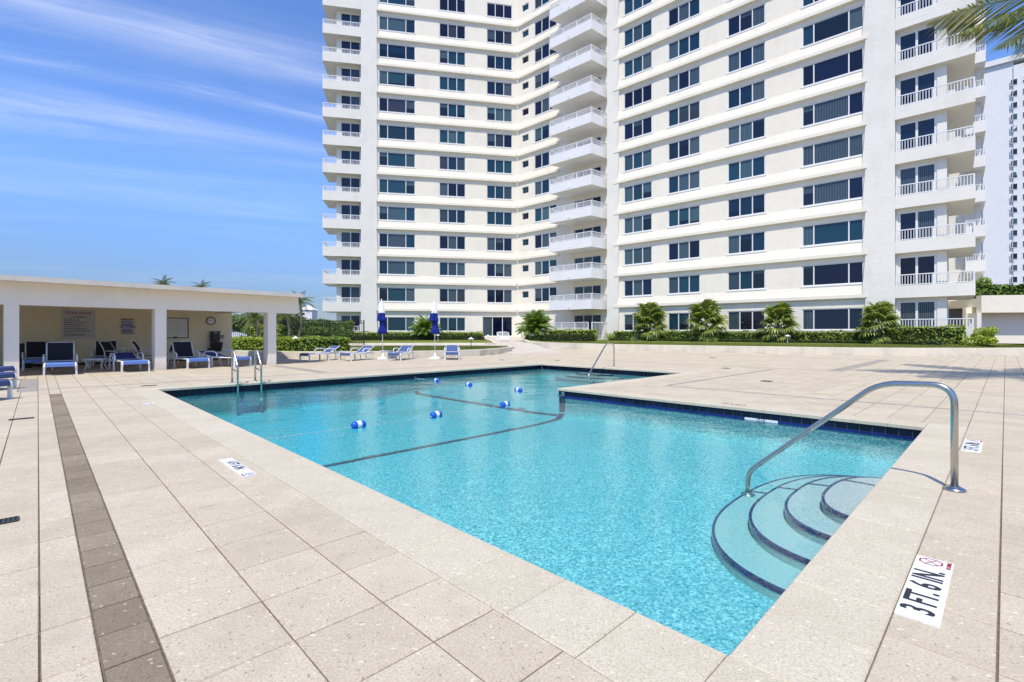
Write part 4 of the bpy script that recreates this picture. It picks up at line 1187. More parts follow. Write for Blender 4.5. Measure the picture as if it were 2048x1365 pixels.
# ------------------------------------------------------------------ planting
def leafquad(b, c, nrm, s_, asp=.55):
    nrm = nrm.normalized(); t = nrm.cross(Vector((rnd.uniform(-1, 1), rnd.uniform(-1, 1), rnd.uniform(-1, 1))))
    if t.length < 1e-3: t = Vector((1, 0, 0))
    t.normalize(); u = nrm.cross(t) * s_ * asp; t = t * s_
    b.quad(c - t, c - u * .9 + nrm * s_ * .12, c + t, c + u * .9 + nrm * s_ * .12)
def hedge(label, F, s0, s1, o0, o1, z0, z1, m, dens=150, ls=.075, cat='hedge', round_=.12, zf=None):
    t = thing('hedge', label, cat, tuple(F.pt((s0 + s1) / 2, (o0 + o1) / 2, z0)), world_parts=True)
    b = MB(); F.box(b, s0 + .10, s1 - .10, o0 + .10, o1 - .10, z0 - .1, z1 - .10); b.build('dark_core', M['core'], t)  # solid dark box; the shade between the leaves is in its colour
    b = MB(); L, D, Hh = s1 - s0, o1 - o0, z1 - z0
    faces = [(L * Hh, 'f'), (L * D, 't'), (D * Hh, 'l'), (D * Hh, 'r'), (L * Hh * .4, 'b')]
    for ar, k in faces:
        for _ in range(int(ar * dens)):
            s_, o_, z_ = rnd.uniform(s0, s1), rnd.uniform(o0, o1), rnd.uniform(z0, z1)
            if k == 'f': o_ = o1
            if k == 'b': o_ = o0
            if k == 't': z_ = z1
            if k == 'l': s_ = s0
            if k == 'r': s_ = s1
            # round the edges and make the clipped surface uneven
            lump = .05 * math.sin(s_ * 2.1 + o_) + .04 * math.sin(s_ * 5.3 + z_ * 4) + rnd.gauss(0, .035)
            nrm = {'f': F.n, 'b': -F.n, 't': Vector((0, 0, 1)), 'l': -F.d, 'r': F.d}[k]
            ez = max(0, z_ - (z1 - round_)) / round_; eo = max(0, o_ - (o1 - round_)) / round_
            if k == 'f' and ez: o_ -= round_ * ez * ez * .6
            if k == 't' and eo: z_ -= round_ * eo * eo * .6
            c = F.pt(s_, o_, z_) + nrm * (lump - .04)
            leafquad(b, c, nrm * .6 + Vector((rnd.gauss(0, .6), rnd.gauss(0, .6), rnd.gauss(.35, .5))), ls * rnd.uniform(.6, 1.25))
    o = b.build('foliage', m, t); return t
def shrub(name, label, cat, c, rad, m, n_, ls, lumps=9, trunk=0.0, group=None, asp=.55):
    t = thing(name, label, cat, tuple(c), group=group)
    b = MB(); bl = []
    for i in range(lumps):
        a_ = rnd.uniform(0, 6.28); r = rnd.uniform(.1, .72)
        bl.append((Vector((math.cos(a_) * r * rad[0], math.sin(a_) * r * rad[1], trunk + rad[2] * rnd.uniform(.35, 1.5))), rnd.uniform(.34, .56)))
    for i in range(n_):
        cc, k = rnd.choice(bl)
        v = Vector((rnd.gauss(0, 1), rnd.gauss(0, 1), rnd.gauss(0, 1))).normalized()
        p_ = cc + Vector((v.x * rad[0] * k, v.y * rad[1] * k, v.z * rad[2] * k)) * rnd.uniform(.72, 1.06)
        if p_.z < .02: continue
        leafquad(b, p_, v * .7 + Vector((rnd.gauss(0, .5), rnd.gauss(0, .5), rnd.gauss(.3, .4))), ls * rnd.uniform(.55, 1.3), asp)
    b.build('foliage', m, t)
    b = MB()
    for cc, k in bl: b.tube([(0, 0, 0), (cc.x * .4, cc.y * .4, cc.z * .55), tuple(cc)], [.05 + .03 * trunk, .04, .015], 5)
    b.build('branches' if not trunk else 'trunk', M['bark'], t)
    return t
def hs(F, px): return F.s(px, 1.6)
hedge('clipped yellow green hedge below the right wing windows, left of the second fan palm', FR, hs(FR, 1229), hs(FR, 1412), 1.0, 1.9, .6, 1.50, M['hedge'])
hedge('clipped yellow green hedge below the right wing windows, between the second and fourth fan palms', FR, hs(FR, 1416), hs(FR, 1762), 1.0, 1.9, .6, 1.42, M['hedge'])
hedge('tall clipped hedge before the ground floor terrace at the right end', FR, hs(FR, 1772), hs(FR, 1930), .5, 1.7, .6, 1.72, M['hedge'])
hedge('knee high dark hedge running along the right lawn', FR, FR.s(1218, 2.6), FR.s(1890, 2.6), 2.25, 2.9, .55, .86, M['hedge_dark'], 190, .05)
shrub('bush', 'rounded lime green bush beyond the end of the tall right hedge', 'bush', FR.pt(FR.s(1962, 1.6), 1.6, .55), (.95, .8, .62), M['hedge_lime'], 2600, .075)
shrub('bush', 'small yellow bush beside the white gate of the middle terrace', 'bush', FR.pt(FR.s(1222, 2.0), 2.0, .6), (.5, .5, .5), M['hedge_lime'], 900, .06)
hedge('dark clipped lower hedge before the left wing', FL, FL.s(662, 4.6), FL.s(968, 4.6), 4.2, 5.0, .55, 1.10, M['hedge_dark'], 170, .07)
hedge('pale topped hedge standing behind the dark one at the left wing', FL, FL.s(664, 4.0), FL.s(966, 4.0), 3.1, 4.05, .6, 1.42, M['hedge_lime'], 130, .08)
FM = Facade((ray(1051, 45.0).x, 45.0), ray(1196, 42.4) - ray(1051, 45.0))
hedge('dark rounded hedge before the middle terrace railing', FM, 0, FM.s(1186), -.55, .35, .5, 1.22, M['hedge_dark'], 170, .07)
hedge('yellow green hedge behind the dark one at the middle terrace', FM, FM.s(1083), FM.s(1188), -1.5, -.62, .5, 1.62, M['hedge_lime'], 130, .08)
FK = Facade((ray(450, 28.4).x, 28.4), ray(606, 26.6) - ray(450, 28.4))
hedge('sunny yellow green hedge beyond the end of the cabana', FK, 0, FK.s(606), -1.1, .0, .34, 1.02, M['hedge_lime'], 230, .065)
FK2 = Facade((ray(600, 26.3).x, 26.3), ray(692, 26.7) - ray(600, 26.3))
hedge('rounded dark green hedge behind the leftmost outdoor lounger', FK2, 0, FK2.s(694), -1.2, .1, .34, 1.06, M['hedge'], 240, .06)
shrub('bush', 'bright yellow bush between the fence and the rounded hedge', 'bush', ray(628, 31.5, .36), (.75, .6, .42), M['hedge_lime'], 1700, .07)
shrub('bush', 'dark low bush left of the bright yellow bush', 'bush', ray(604, 31.0, .36), (.7, .6, .40), M['hedge_dark'], 1500, .07)

# palms ------------------------------------------------------------------
def pinnate(L, n_, ll, rise, droop, w=.035, drp=.5, seed=1):
    rr = random.Random(seed); b = MB(); pts = []
    for i in range(n_ + 1):
        t = i / n_; pts.append(Vector((L * (t - .12 * droop * t * t), 0, L * (rise * t - droop * t * t))))
    b.tube(pts[::3] + ([pts[-1]] if n_ % 3 else []), [max(.006, .022 * L / 2 * (1 - i / (len(pts[::3]) + 1))) for i in range(len(pts[::3]) + (1 if n_ % 3 else 0))], 4)
    for i in range(2, n_ + 1):
        t = i / n_; l = ll * (math.sin(math.pi * min(1, .16 + t * .84)) ** .6) * rr.uniform(.85, 1.1) * (1.0 if t < .95 else .7)
        tan = (pts[i] - pts[i - 1]).normalized(); upv = tan.cross(Vector((0, 1, 0))) * -1
        for sd in (-1, 1):
            dirv = (tan * rr.uniform(.55, .75) + Vector((0, sd, 0)) * rr.uniform(.7, .9) + upv * rr.uniform(.05, .3)).normalized()
            p0 = pts[i]; p1_ = p0 + dirv * l * .5 + Vector((0, 0, -drp * .10 * l)); p2_ = p0 + dirv * l * .92 + Vector((0, 0, -drp * rr.uniform(.35, .6) * l))
            wv = tan * w
            b.quad(p0 - wv * .6, p0 + wv * .6, p1_ + wv, p1_ - wv); b.quad(p1_ - wv, p1_ + wv, p2_)
    return b
def fanfrond(pl, fr_, seed=1, nseg=20):
    rr = random.Random(seed); b = MB()
    pp = [Vector((pl * i / 4, 0, pl * (.10 * i / 4 - .05 * (i / 4) ** 2))) for i in range(5)]
    b.tube(pp, [.018, .016, .014, .012, .010], 4); h = pp[-1]
    for i in range(nseg):
        a_ = R(-118 + 236 * i / (nseg - 1)); d = Vector((math.cos(a_), math.sin(a_), 0)); s_ = Vector((-d.y, d.x, 0))
        l = fr_ * (.78 + .22 * math.cos(a_ * .7)) * rr.uniform(.92, 1.06); w = fr_ * .105
        k = rr.uniform(.8, 1.25)
        q = [h + d * l * x + Vector((0, 0, l * (.10 * x - k * z))) for x, z in ((.05, 0), (.5, .06), (.78, .22), (.93, .52))]
        ww = [w * .25, w, w * .62, w * .06]
        for j in range(3):
            b.quad(q[j] - s_ * ww[j], q[j] + s_ * ww[j] , q[j + 1] + s_ * ww[j + 1], q[j + 1] - s_ * ww[j + 1])
    return b
FANM = [fanfrond(.75, .95, i).mesh('frond', M['fan']) for i in range(4)]
def fan_palm(label, c, h, sc, n_=38):
    t = thing('fan_palm', label, 'palm', tuple(c), group='fan palms before the right wing')
    b = MB(); b.tube([(0, 0, -.05), (.03, .02, h * .3), (0, 0, h * .55)], [.13, .11, .09], 8); b.build('trunk', M['bark'], t)
    for i in range(n_):
        k = i / (n_ - 1); el = R(78 - 122 * k + rnd.uniform(-9, 9)); az = i * 2.399 + rnd.uniform(-.3, .3)
        o = link('frond', FANM[i % 4], t, (0, 0, h * (.60 - .44 * k)))
        o.rotation_euler = (rnd.uniform(-.3, .3), -el, az); s_ = sc * rnd.uniform(.85, 1.15); o.scale = (s_,) * 3
    return t
for px, top, dy, sc, lab in ((1298, 612, 2.0, 1.02, 'leftmost fan palm before the right wing, nearest the middle balconies'), (1411, 610, 2.0, 1.04, 'fan palm standing second from the middle balconies'), (1556, 612, 2.0, .98, 'fan palm standing third from the middle balconies'), (1757, 608, 2.0, .94, 'rightmost fan palm, before the blank pilaster of the right wing')):
    c = FR.pt(FR.s(px, dy), dy, .56); h = (zat(top, c.y) - .56)
    fan_palm(lab, c, h, sc * .92 * h / 2.75)
AREM = [pinnate(1.75, 30, .42, .95, .75, .024, .9, i).mesh('frond', M['areca']) for i in range(4)]
def areca(label, c, h, n_=58, spread=1.0):
    t = thing('areca_palm', label, 'palm', tuple(c))
    b = MB()
    for i in range(7):
        a_ = i * .9; b.tube([(math.cos(a_) * .2, math.sin(a_) * .2, -.05), (math.cos(a_) * .25, math.sin(a_) * .25, h * .3)], [.05, .035], 6)
    b.build('stems', M['bark'], t)
    for i in range(n_):
        az = i * 2.399; el = R(rnd.uniform(-28, 62)); a_ = rnd.uniform(0, 6.28)
        o = link('frond', AREM[i % 4], t, (math.cos(a_) * .2, math.sin(a_) * .2, h * rnd.uniform(.22, .45)))
        o.rotation_euler = (0, -el, az); s_ = h / 2.7 * spread * rnd.uniform(.75, 1.1); o.scale = (s_,) * 3
    return t
c = ray(1072, 45.8, .5); areca('dense dark areca palm beside the walk to the entrance', c, zat(619, c.y) - .5, 150)
c = FL.pt(FL.s(852, 4.3), 4.3, .6); areca('bushy palm behind the right parasol at the left wing', c, zat(630, c.y) - .6, 130, 1.05)
COCM = [pinnate(4.3, 62, .98, .30, .55 + .12 * i, .021, .75, i).mesh('frond', M['coco']) for i in range(4)]
NEARM = [pinnate(4.3, 104, 1.2, .30, .50 + .10 * i, .023, .65, 40 + i).mesh('frond', M['coco']) for i in range(4)]
def coconut(name, label, base, top, fr_len, fronds, mesh=COCM, r=.16, m='palm'):
    base, top = Vector(base), Vector(top)
    t = thing(name, label, 'palm', tuple(base))
    b = MB(); d = top - base
    b.tube([d * k + Vector((0, 0, 0)) + Vector((.25 * math.sin(k * 3.1), 0, 0)) for k in (0, .15, .35, .55, .75, .9, 1)], [r * 1.5, r * 1.1, r, r * .95, r * .9, r * .85, r * .7], 9); b.build('trunk', M['bark'], t, smooth=True)
    for i, (az, el) in enumerate(fronds):
        o = link('frond', mesh[i % len(mesh)], t, d + Vector((0, 0, rnd.uniform(-.12, .08))))
        o.rotation_euler = (rnd.uniform(-.25, .25), -R(el), R(az)); o.scale = (fr_len / 4.3 * rnd.uniform(.93, 1.07),) * 3
    return t
ring_ = lambda n_, e0, e1, a0=0: [(a0 + i * 137.5, e0 + (e1 - e0) * i / (n_ - 1)) for i in range(n_)]
coconut('coconut_palm', 'tall coconut palm at the right edge with fronds hanging into the sky', (15.7, 11.4, 0), (14.85, 10.9, 8.3), 4.5, [(172, 14), (187, 4), (160, 34), (202, 24), (90, 35), (0, 5), (-60, 8), (-120, 20), (30, 40)], NEARM)
SMP = [pinnate(2.2, 34, .55, .45, .75 + .15 * i, .022, .9, 20 + i).mesh('frond', M['coco']) for i in range(3)]
def smallpalm(label, px, Y, zb, ztop, fl, n_=17, lean=0.0):
    c = ray(px, Y, zb); coconut('coconut_palm', label, c, (c.x + lean, c.y, ztop), fl, ring_(n_, 70, -25, rnd.uniform(0, 360)), SMP, .09)
smallpalm('slim palm seen through the cabana end opening before the fence', 508, 32.5, .4, 2.3, 2.4)
smallpalm('slim palm right of the last cabana column, the shorter of the pair', 573, 32.5, .4, 2.6, 2.3, lean=-.1)
smallpalm('slim palm right of the last cabana column, the taller of the pair', 592, 33.0, .4, 3.4, 2.2, lean=.25)
smallpalm('palm top rising behind the cabana roof near the middle', 328, 62, 0, 7.6, 3.0)
smallpalm('lower palm top just showing over the cabana roof edge', 403, 64, 0, 7.3, 2.8)
for i, (px, Y, zb, rad, n_, m_, lab) in enumerate((
    (655, 44, .3, (2.3, 1.6, 1.05), 5200, 'tree', 'broad dark green sea grape tree left of the left wing terrace'),
    (610, 46, .3, (2.2, 1.8, 1.25), 5200, 'tree', 'rounded green tree right of the taller slim palm'),
    (640, 38.5, .3, (1.5, 1.0, .60), 3000, 'tree', 'round shrub pressed against the fence left of the terrace'),
    (545, 42, .3, (2.6, 1.6, 1.35), 5200, 'hedge_dark', 'dark tree mass behind the fence and the end column'),
    (488, 45, .3, (2.4, 1.6, 1.35), 5000, 'tree', 'leafy tree behind the fence and the white car'),
    (520, 37.5, .3, (1.8, .8, .75), 3000, 'hedge', 'light green shrub behind the fence seen through the cabana'),
    (682, 50, .3, (1.4, 1.0, 1.2), 2400, 'hedge', 'light green tree close by the corner of the left wing'),
    (-30, 34, 0, (3.0, 2.0, 1.9), 4600, 'hedge_dark', 'dark tree beyond the left end of the cabana'),
    (590, 60, 0, (4.5, 2.0, 1.6), 4200, 'tree', 'far row of trees below the white house'))):
    shrub('tree', lab, 'tree', ray(px, Y, zb), rad, M[m_], n_, .12 if Y < 50 else .16, 12, .35)
# planting on the garage roof at the right
FG = Facade((ray(1963, 36.5).x, 36.5), (.985, -.17))
b = MB(); FG.box(b, 0, 14, -1, 0, 2.85, 4.15); FG.box(b, 0, 14, -8, -1.01, 3.2, 3.9); o = b.build('roof_beam', M['cream'])
g = thing('garage', 'low cream garage building with a deep shaded recess at the right end', 'garage', tuple(FG.pt(0)), world_parts=True)
bpy.data.objects.remove(o)
b = MB(); FG.box(b, 0, 14, -.5, 0, 2.85, 4.15); b.build('roof_beam', M['cream'], g)
b = MB(); FG.box(b, 0, 14, -8, -.51, 3.3, 3.95); b.build('roof', M['cream'], g)
b = MB(); FG.box(b, -.4, 14, -1.3, -.95, .3, 3.29); b.build('wall', M['cream'], g)
b = MB(); FG.box(b, -.3, .0, -1.3, .0, .3, 2.84); b.build('end_pier', M['pale'], g)
hedge('dark planting along the top of the garage roof', FG, .1, 13, -2.6, -.8, 3.9, 5.0, M['tree'], 60, .16)
shrub('bush', 'spreading bush at the corner of the garage roof beside the balconies', 'bush', FG.pt(.4, -1.5, 3.9), (1.1, .9, .95), M['hedge'], 1800, .13)

# far tower, house, cars, fence ------------------------------------------------
PT = ray(1966, 128); FT = Facade((PT.x, PT.y), (.74, -.673))
tw = thing('tower_block', 'far white tower block rising behind the right end of the near one', 'apartment building', tuple(PT), world_parts=True)
zt = zat(138, 128)
b = MB(); FT.box(b, 0, 5.6, -25, -.35, 0, zt); b.build('side_wall', M['tower'], tw)
b = MB(); FT.box(b, 5.61, 40, -25, 0, 0, zt - 1.2); b.build('wall', M['tower'], tw)
b = MB(); FT.box(b, -.3, 40, -25.3, .3, zt + .01, zt + 1.4); b.build('roof_edge', M['tower'], tw)
b = MB(); FT.box(b, 5.62, 40, .01, .25, 0, 13); b.build('podium_wall', M['tower'], tw)
for fl_ in range(18):
    zc_ = zat(167.0 + 22.8 * fl_, 126.5)
    for a0_, w1_ in ((FT.s(2021), FT.s(2035.5) - FT.s(2021)), (FT.s(2045), 2.2), (FT.s(2068), 2.2)):
        window(FT, tw, a0_, a0_ + w1_, zc_ - 1.7, zc_ - .1, .05, (.3,), .10, False, depth=.14)
hp = ray(611, 95)
h_ = thing('house', 'small white house far behind the trees left of the tower', 'house', (hp.x, hp.y, 0), world_parts=True)
FH = Facade((ray(601, 95).x, 95), (1, .05)); zr = zat(620, 95)
b = MB(); FH.box(b, 0, 2.2, -3, 0, 0, zr); b.build('wall', M['white_stucco'], h_)
b = MB(); b.hexa([FH.pt(-.25, .25, zr + .01), FH.pt(2.45, .25, zr + .01), FH.pt(2.45, -3.2, zr + .01), FH.pt(-.25, -3.2, zr + .01)], [FH.pt(.9, -1.2, zr + .9), FH.pt(1.3, -1.2, zr + .9), FH.pt(1.3, -1.6, zr + .9), FH.pt(.9, -1.6, zr + .9)]); b.build('roof', M['tower'], h_)
for a_ in (.3, 1.3): window(FH, h_, a_, a_ + .6, zr - 1.7, zr - .5, .04, (), .08, False)
def car(label, loc, rz, paint):
    t = thing('parked_car', label, 'car', loc, rz)
    prof = [(-2.15, .35), (-2.2, .62), (-2.05, .86), (-1.3, .95), (-.75, 1.38), (.55, 1.42), (1.35, 1.05), (2.0, .92), (2.2, .72), (2.2, .4), (2.0, .28), (-2.0, .28)]
    b = MB(); n_ = len(prof)
    def ringp(y, sq): return [(x * (1 - .02 * sq), y - math.copysign(.14, y) * max(0, (z - .9) / .5), z) for x, z in prof]
    lo, hi = ringp(-.86, 1), ringp(.86, 1)
    i = 0; b.v = lo + hi
    b.f = [tuple(range(n_)), tuple(range(2 * n_ - 1, n_ - 1, -1))] + [(j, n_ + j, n_ + (j + 1) % n_, (j + 1) % n_) for j in range(n_)]; b.m = [0] * len(b.f)
    b.build('body', paint, t, org=(0, 0, 0))
    b = MB()
    for sy in (-1, 1):
        y = sy * .80
        for q in (((-1.15, .99), (-.72, 1.32), (-.1, 1.35), (-.1, .99)), ((0, .99), (0, 1.35), (.5, 1.36), (1.15, 1.03))):
            pts = [(x, sy * (.868 - .14 * max(0, (z - .9) / .5)), z) for x, z in q]
            b.quad(*pts)
    b.quad((-1.25, -.7, 1.0), (-.80, -.66, 1.36), (-.80, .66, 1.36), (-1.25, .7, 1.0)); b.quad((.62, -.66, 1.41), (1.32, -.7, 1.08), (1.32, .7, 1.08), (.62, .66, 1.41))
    b.v = [(x * 1.005, y * 1.004, z + .004) for x, y, z in b.v]
    b.build('windows', M['glass'], t, org=(0, 0, 0))
    for x in (-1.35, 1.35):
        for y in (-.82, .82):
            b = MB(); b.lathe([(.2, -.1), (.33, -.1), (.34, 0), (.33, .1), (.2, .1)], 18); b.v = [(X, Z, Y) for X, Y, Z in b.v]
            o = b.build('wheel', M['rubber'], t, org=(0, 0, 0), loc=(x, y, .33))
    for y in (-.6, .6):
        b = MB(); b.box(2.19, 2.215, y - .16, y + .16, .66, .8); b.build('headlight', M['sign_white'], t, org=(0, 0, 0))
    return t
q = ray(486, 39.5); car('white parked car showing past the back wall of the cabana', (q.x - 2.2, q.y, .35), R(6), M['car_white'])
q = ray(-4, 33); car('blue parked car showing at the left edge beyond the cabana', (q.x - 1.2, q.y, 0), R(10), M['car_blue'])
def fence(label, A, B, z0, z1):
    t = thing('iron_fence', label, 'fence', tuple(A), world_parts=True)
    d = B - A; L = d.length; d.normalize(); nn = Vector((-d.y, d.x, 0)); fr = lambda x, y, z: tuple(A + d * x + nn * y + Vector((0, 0, z - A.z)))
    b = MB()
    for z in (z0 + .12, z1 - .22, z1 - .03): b.box(0, L, -.02, .02, z - .02, z + .02, 0, fr)
    b.build('rails', M['iron'], t)['kind'] = 'stuff'
    b = MB(); n_ = int(L / .13)
    for i in range(n_):
        x = L * (i + .5) / n_; b.box(x - .014, x + .014, -.014, .014, z0, z1 - .05, 0, fr)
    b.build('pickets', M['iron'], t)['kind'] = 'stuff'
    m_ = max(1, round(L / 2.4))
    for i in range(m_ + 1):
        x = L * i / m_; b = MB(); b.box(x - .035, x + .035, -.035, .035, z0 - .1, z1 + .03, 0, fr); b.build('post', M['iron'], t)
fence('black iron picket fence from the cabana to the left wing terrace', ray(440, 34.6), ray(728, 36.8), .45, 2.26)
fence('black iron picket fence beyond the left end of the cabana', ray(-120, 30), ray(30, 33), .0, 1.9)

# ------------------------------------------------------------------ cabana
FC = Facade(CAB_F0, CAB_C)
cb = thing('pool_cabana', 'open flat roofed cream pool cabana with square columns on the left', 'cabana', tuple(FC.pt(0)), world_parts=True)
DB = -5.6
zb_, zm_, zt_ = 2.13, 2.80, 2.95
sbk = FC.s(463.7, DB)
sr = FC.s(606, .5)
for a_, c_ in ((8, 38.5), (310, 333), (535.8, 552.7)):
    b = MB(); FC.box(b, FC.s(a_), FC.s(c_), -.42, 0, -.01, zb_); b.build('column', M['cabana'], cb)
s3_ = FC.s(552.7); s1_ = FC.s(8)
b = MB(); FC.box(b, s1_ - 6, FC.s(597), -.42, 0, zb_ + .001, zm_); b.build('front_beam', M['cabana'], cb)
b = MB(); FC.box(b, s1_ - 6, sr, DB - .5, .55, zm_ + .001, zt_); b.build('roof', M['roof_cap'], cb)
b = MB(); FC.box(b, s1_ - 5.9, sr - .3, DB - .2, -.43, 2.52, 2.62); b.build('ceiling', M['cabana_in'], cb)
b = MB(); FC.box(b, s1_ - .2, sbk, DB - .2, DB, -.01, 2.52); b.build('back_wall', M['cabana_in'], cb)
b = MB(); FC.box(b, FC.s(535.8) + .03, s3_ - .02, DB - .2, -.425, 2.26, 2.519); b.build('end_beam', M['cabana_in'], cb)
b = MB(); FC.box(b, s1_ - 6, s1_ - 5.7, DB - .2, -.43, -.01, 2.519); b.build('end_wall', M['cabana'], cb)
b = MB(); FC.box(b, s1_ - .2, sbk - .01, DB + .001, DB + .012, 0.006, .10); b.build('baseboard', M['grey_bin'], cb)
b = MB()
for i in range(9):
    for j in range(6):
        x0, x1 = s1_ - 1 + (s3_ + 3 - s1_) * i / 9, s1_ - 1 + (s3_ + 3 - s1_) * (i + 1) / 9
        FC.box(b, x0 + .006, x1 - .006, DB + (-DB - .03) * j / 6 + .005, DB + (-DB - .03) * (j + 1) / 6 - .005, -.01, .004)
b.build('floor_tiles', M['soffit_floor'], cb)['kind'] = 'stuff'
def onwall(px, py, off=DB + .02):
    s_ = FC.s(px, off); q = FC.pt(s_, off); return s_, zat(py, q.y), q
# wall furniture: each built in a local frame, x along the wall, y up, z out of the wall
def wallthing(name, label, cat, x0, y0, x1, y1):
    sa, za, _ = onwall(x0, (y0 + y1) / 2); sb, _, _ = onwall(x1, (y0 + y1) / 2)
    sm = (sa + sb) / 2; q = FC.pt(sm, DB + .002)
    zc_, hh = zat((y0 + y1) / 2, q.y), (y1 - y0) / FPX * q.y
    t = thing(name, label, cat, (q.x, q.y, zc_)); t.rotation_euler = (R(90), 0, FC.rz)
    return t, sb - sa, hh
def rrect(b, w, h, r, z0, z1):
    ring = []
    for cx_, cy_, a0_ in ((w / 2 - r, h / 2 - r, 0), (-w / 2 + r, h / 2 - r, 90), (-w / 2 + r, -h / 2 + r, 180), (w / 2 - r, -h / 2 + r, 270)):
        for k in range(5): a_ = R(a0_ + k * 22.5); ring.append((cx_ + r * math.cos(a_), cy_ + r * math.sin(a_)))
    b.prism(ring, z0, z1)
t, w, h = wallthing('pool_rules_sign', 'large pale sign headed POOL RULES in red on the cabana wall', 'sign', 123.5, 620, 190.5, 678)
b = MB(); rrect(b, w, h, .05, 0, .02); b.build('board', M['sign_grey'], t)
text('lettering', 'POOL RULES', h * .115, M['ink_red'], t, (0, h * .385, .0215), (0, 0, 0), extrude=.001)
b = MB()
def fineprint(b, x0, x1, y, th, z):
    x = x0
    while x < x1 - .02:
        l = rnd.uniform(.025, .075); b.box(x, min(x + l, x1), y - th / 2, y + th / 2, z, z + .001); x += l + .012
for y, x0, x1 in ((.27, -.18, .18), (.235, -.27, .27), (.17, -.43, .02), (.12, -.43, .06), (.07, -.43, .27), (.045, -.43, -.2), (-.005, -.43, .07), (-.03, -.43, .2), (-.08, -.43, .04), (-.13, -.43, .3), (-.16, -.43, .2), (-.21, -.43, .36), (-.26, -.43, .34), (-.29, -.43, -.25), (-.345, -.43, .2), (-.375, -.43, .17)):
    fineprint(b, x0 * w, x1 * w, y * h, .016 * h, .0205)
b.build('fine_print', M['ink'], t)['kind'] = 'stuff'
t, w, h = wallthing('no_diving_sign', 'small red and blue NO DIVING notice on the cabana wall', 'sign', 241.5, 637, 269, 669)
b = MB(); rrect(b, w, h, .02, 0, .015); b.build('board', M['sign_grey'], t)
text('lettering', 'NO DIVING', h * .165, M['ink_blue'], t, (0, -h * .06, .0165), (0, 0, 0), sx=.92, extrude=.001)
b = MB(); fineprint(b, -w * .46, w * .46, h * .42, h * .07, .0155); fineprint(b, -w * .46, w * .46, -h * .43, h * .05, .0155); b.build('red_print', M['ink_red'], t)['kind'] = 'stuff'
b = MB()
for y in (.29, .20, .10, .04, -.19, -.27, -.34): fineprint(b, -w * .45, w * rnd.uniform(.3, .45), h * y, h * .045, .0155)
b.build('blue_print', M['ink_blue'], t)['kind'] = 'stuff'
t, w, h = wallthing('whiteboard', 'black framed whiteboard with faint handwriting beside the second column', 'whiteboard', 322, 637.5, 375.5, 675.5)
b = MB(); b.box(-w / 2, w / 2, -h / 2, h / 2, 0, .015); b.build('board', M['sign_white'], t)
b = MB()
for x0, x1, y0, y1 in ((-w / 2 - .03, w / 2 + .03, h / 2, h / 2 + .03), (-w / 2 - .03, w / 2 + .03, -h / 2 - .03, -h / 2), (-w / 2 - .03, -w / 2, -h / 2, h / 2), (w / 2, w / 2 + .03, -h / 2, h / 2)): b.box(x0, x1, y0, y1, 0, .03)
b.box(-.05, .10, -h / 2, -h / 2 + .035, .03, .06); b.build('frame', M['black'], t)
b = MB()
for y, x0, x1 in ((.36, -.1, .22), (.27, -.25, .3), (.2, -.1, .3), (.1, 0, .25), (-.03, -.05, .15), (-.12, -.03, .08), (-.17, -.22, .46), (-.3, .02, .1), (-.36, .03, .09)): fineprint(b, x0 * w, x1 * w, y * h, .012 * h, .0155)
b.build('handwriting', M['ink_faint'], t)['kind'] = 'stuff'
t, w, h = wallthing('wall_clock', 'round black rimmed wall clock on the cabana wall', 'clock', 413, 634, 431, 650.5)
b = MB(); rr_ = h / 2
b.lathe([(rr_ * .82, 0), (rr_, 0), (rr_, .035), (rr_ * .86, .04), (rr_ * .83, .02)], 28); b.build('rim', M['black'], t)
b = MB(); b.lathe([(rr_ * .84, .012), (rr_ * .84, .0215)], 28); b.build('dial', M['sign_white'], t)
b = MB()
for k in range(12):
    a_ = k * math.pi / 6; d = Vector((math.cos(a_), math.sin(a_), 0)); s_ = Vector((-d.y, d.x, 0)) * rr_ * .03; z = Vector((0, 0, .0225))
    b.quad(d * rr_ * .62 - s_ + z, d * rr_ * .76 - s_ + z, d * rr_ * .76 + s_ + z, d * rr_ * .62 + s_ + z)
b.build('hour_marks', M['ink'], t)
for l_, a_ in ((.42, R(150)), (.62, R(65))):
    b = MB(); d = Vector((math.cos(a_), math.sin(a_), 0)); s_ = Vector((-d.y, d.x, 0)) * rr_ * .035; z = Vector((0, 0, .024))
    b.quad(-d * .08 * rr_ - s_ + z, d * l_ * rr_ - s_ + z, d * l_ * rr_ + s_ + z, -d * .08 * rr_ + s_ + z); b.build('hand', M['ink'], t)
t, w, h = wallthing('pay_telephone', 'black wall telephone with coiled cord under the clock', 'telephone', 418, 663, 442, 704)
b = MB(); b.box(-w * .42, w * .38, -.02 * h, h / 2, 0, .05); b.build('backplate', M['black'], t)
b = MB(); b.box(-w * .42, -w * .36, -.02 * h, h / 2, .05, .20); b.box(-w * .36, w * .38, h * .46, h / 2, .05, .20); b.build('hood', M['black'], t)
b = MB(); rrect(b, w * .62, h * .34, .03, .05, .14); b.v = [(x + w * .03, y + h * .22, z) for x, y, z in b.v]; b.build('panel', M['grey_bin'], t)
b = MB(); b.box(-w * .12, w * .12, h * .40, h * .455, .05, .12); b.build('keypad', M['sign_grey'], t)
b = MB(); b.hexa([(-w * .30, -h * .48, .05), (w * .34, -h * .48, .05), (w * .34, -h * .48, .28), (-w * .30, -h * .48, .28)], [(-w * .44, -.03 * h, .05), (w * .48, -.03 * h, .05), (w * .48, -.03 * h, .34), (-w * .44, -.03 * h, .34)]); b.build('lower_box', M['black'], t)
b = MB(); b.tube([(-w * .40, -h * .05, .2), (-w * .55, -h * .25, .2), (-w * .5, -h * .55, .2), (-w * .35, -h * .58, .2), (-w * .28, -h * .40, .25)], .016, 6); b.build('cord', M['black'], t, smooth=True)
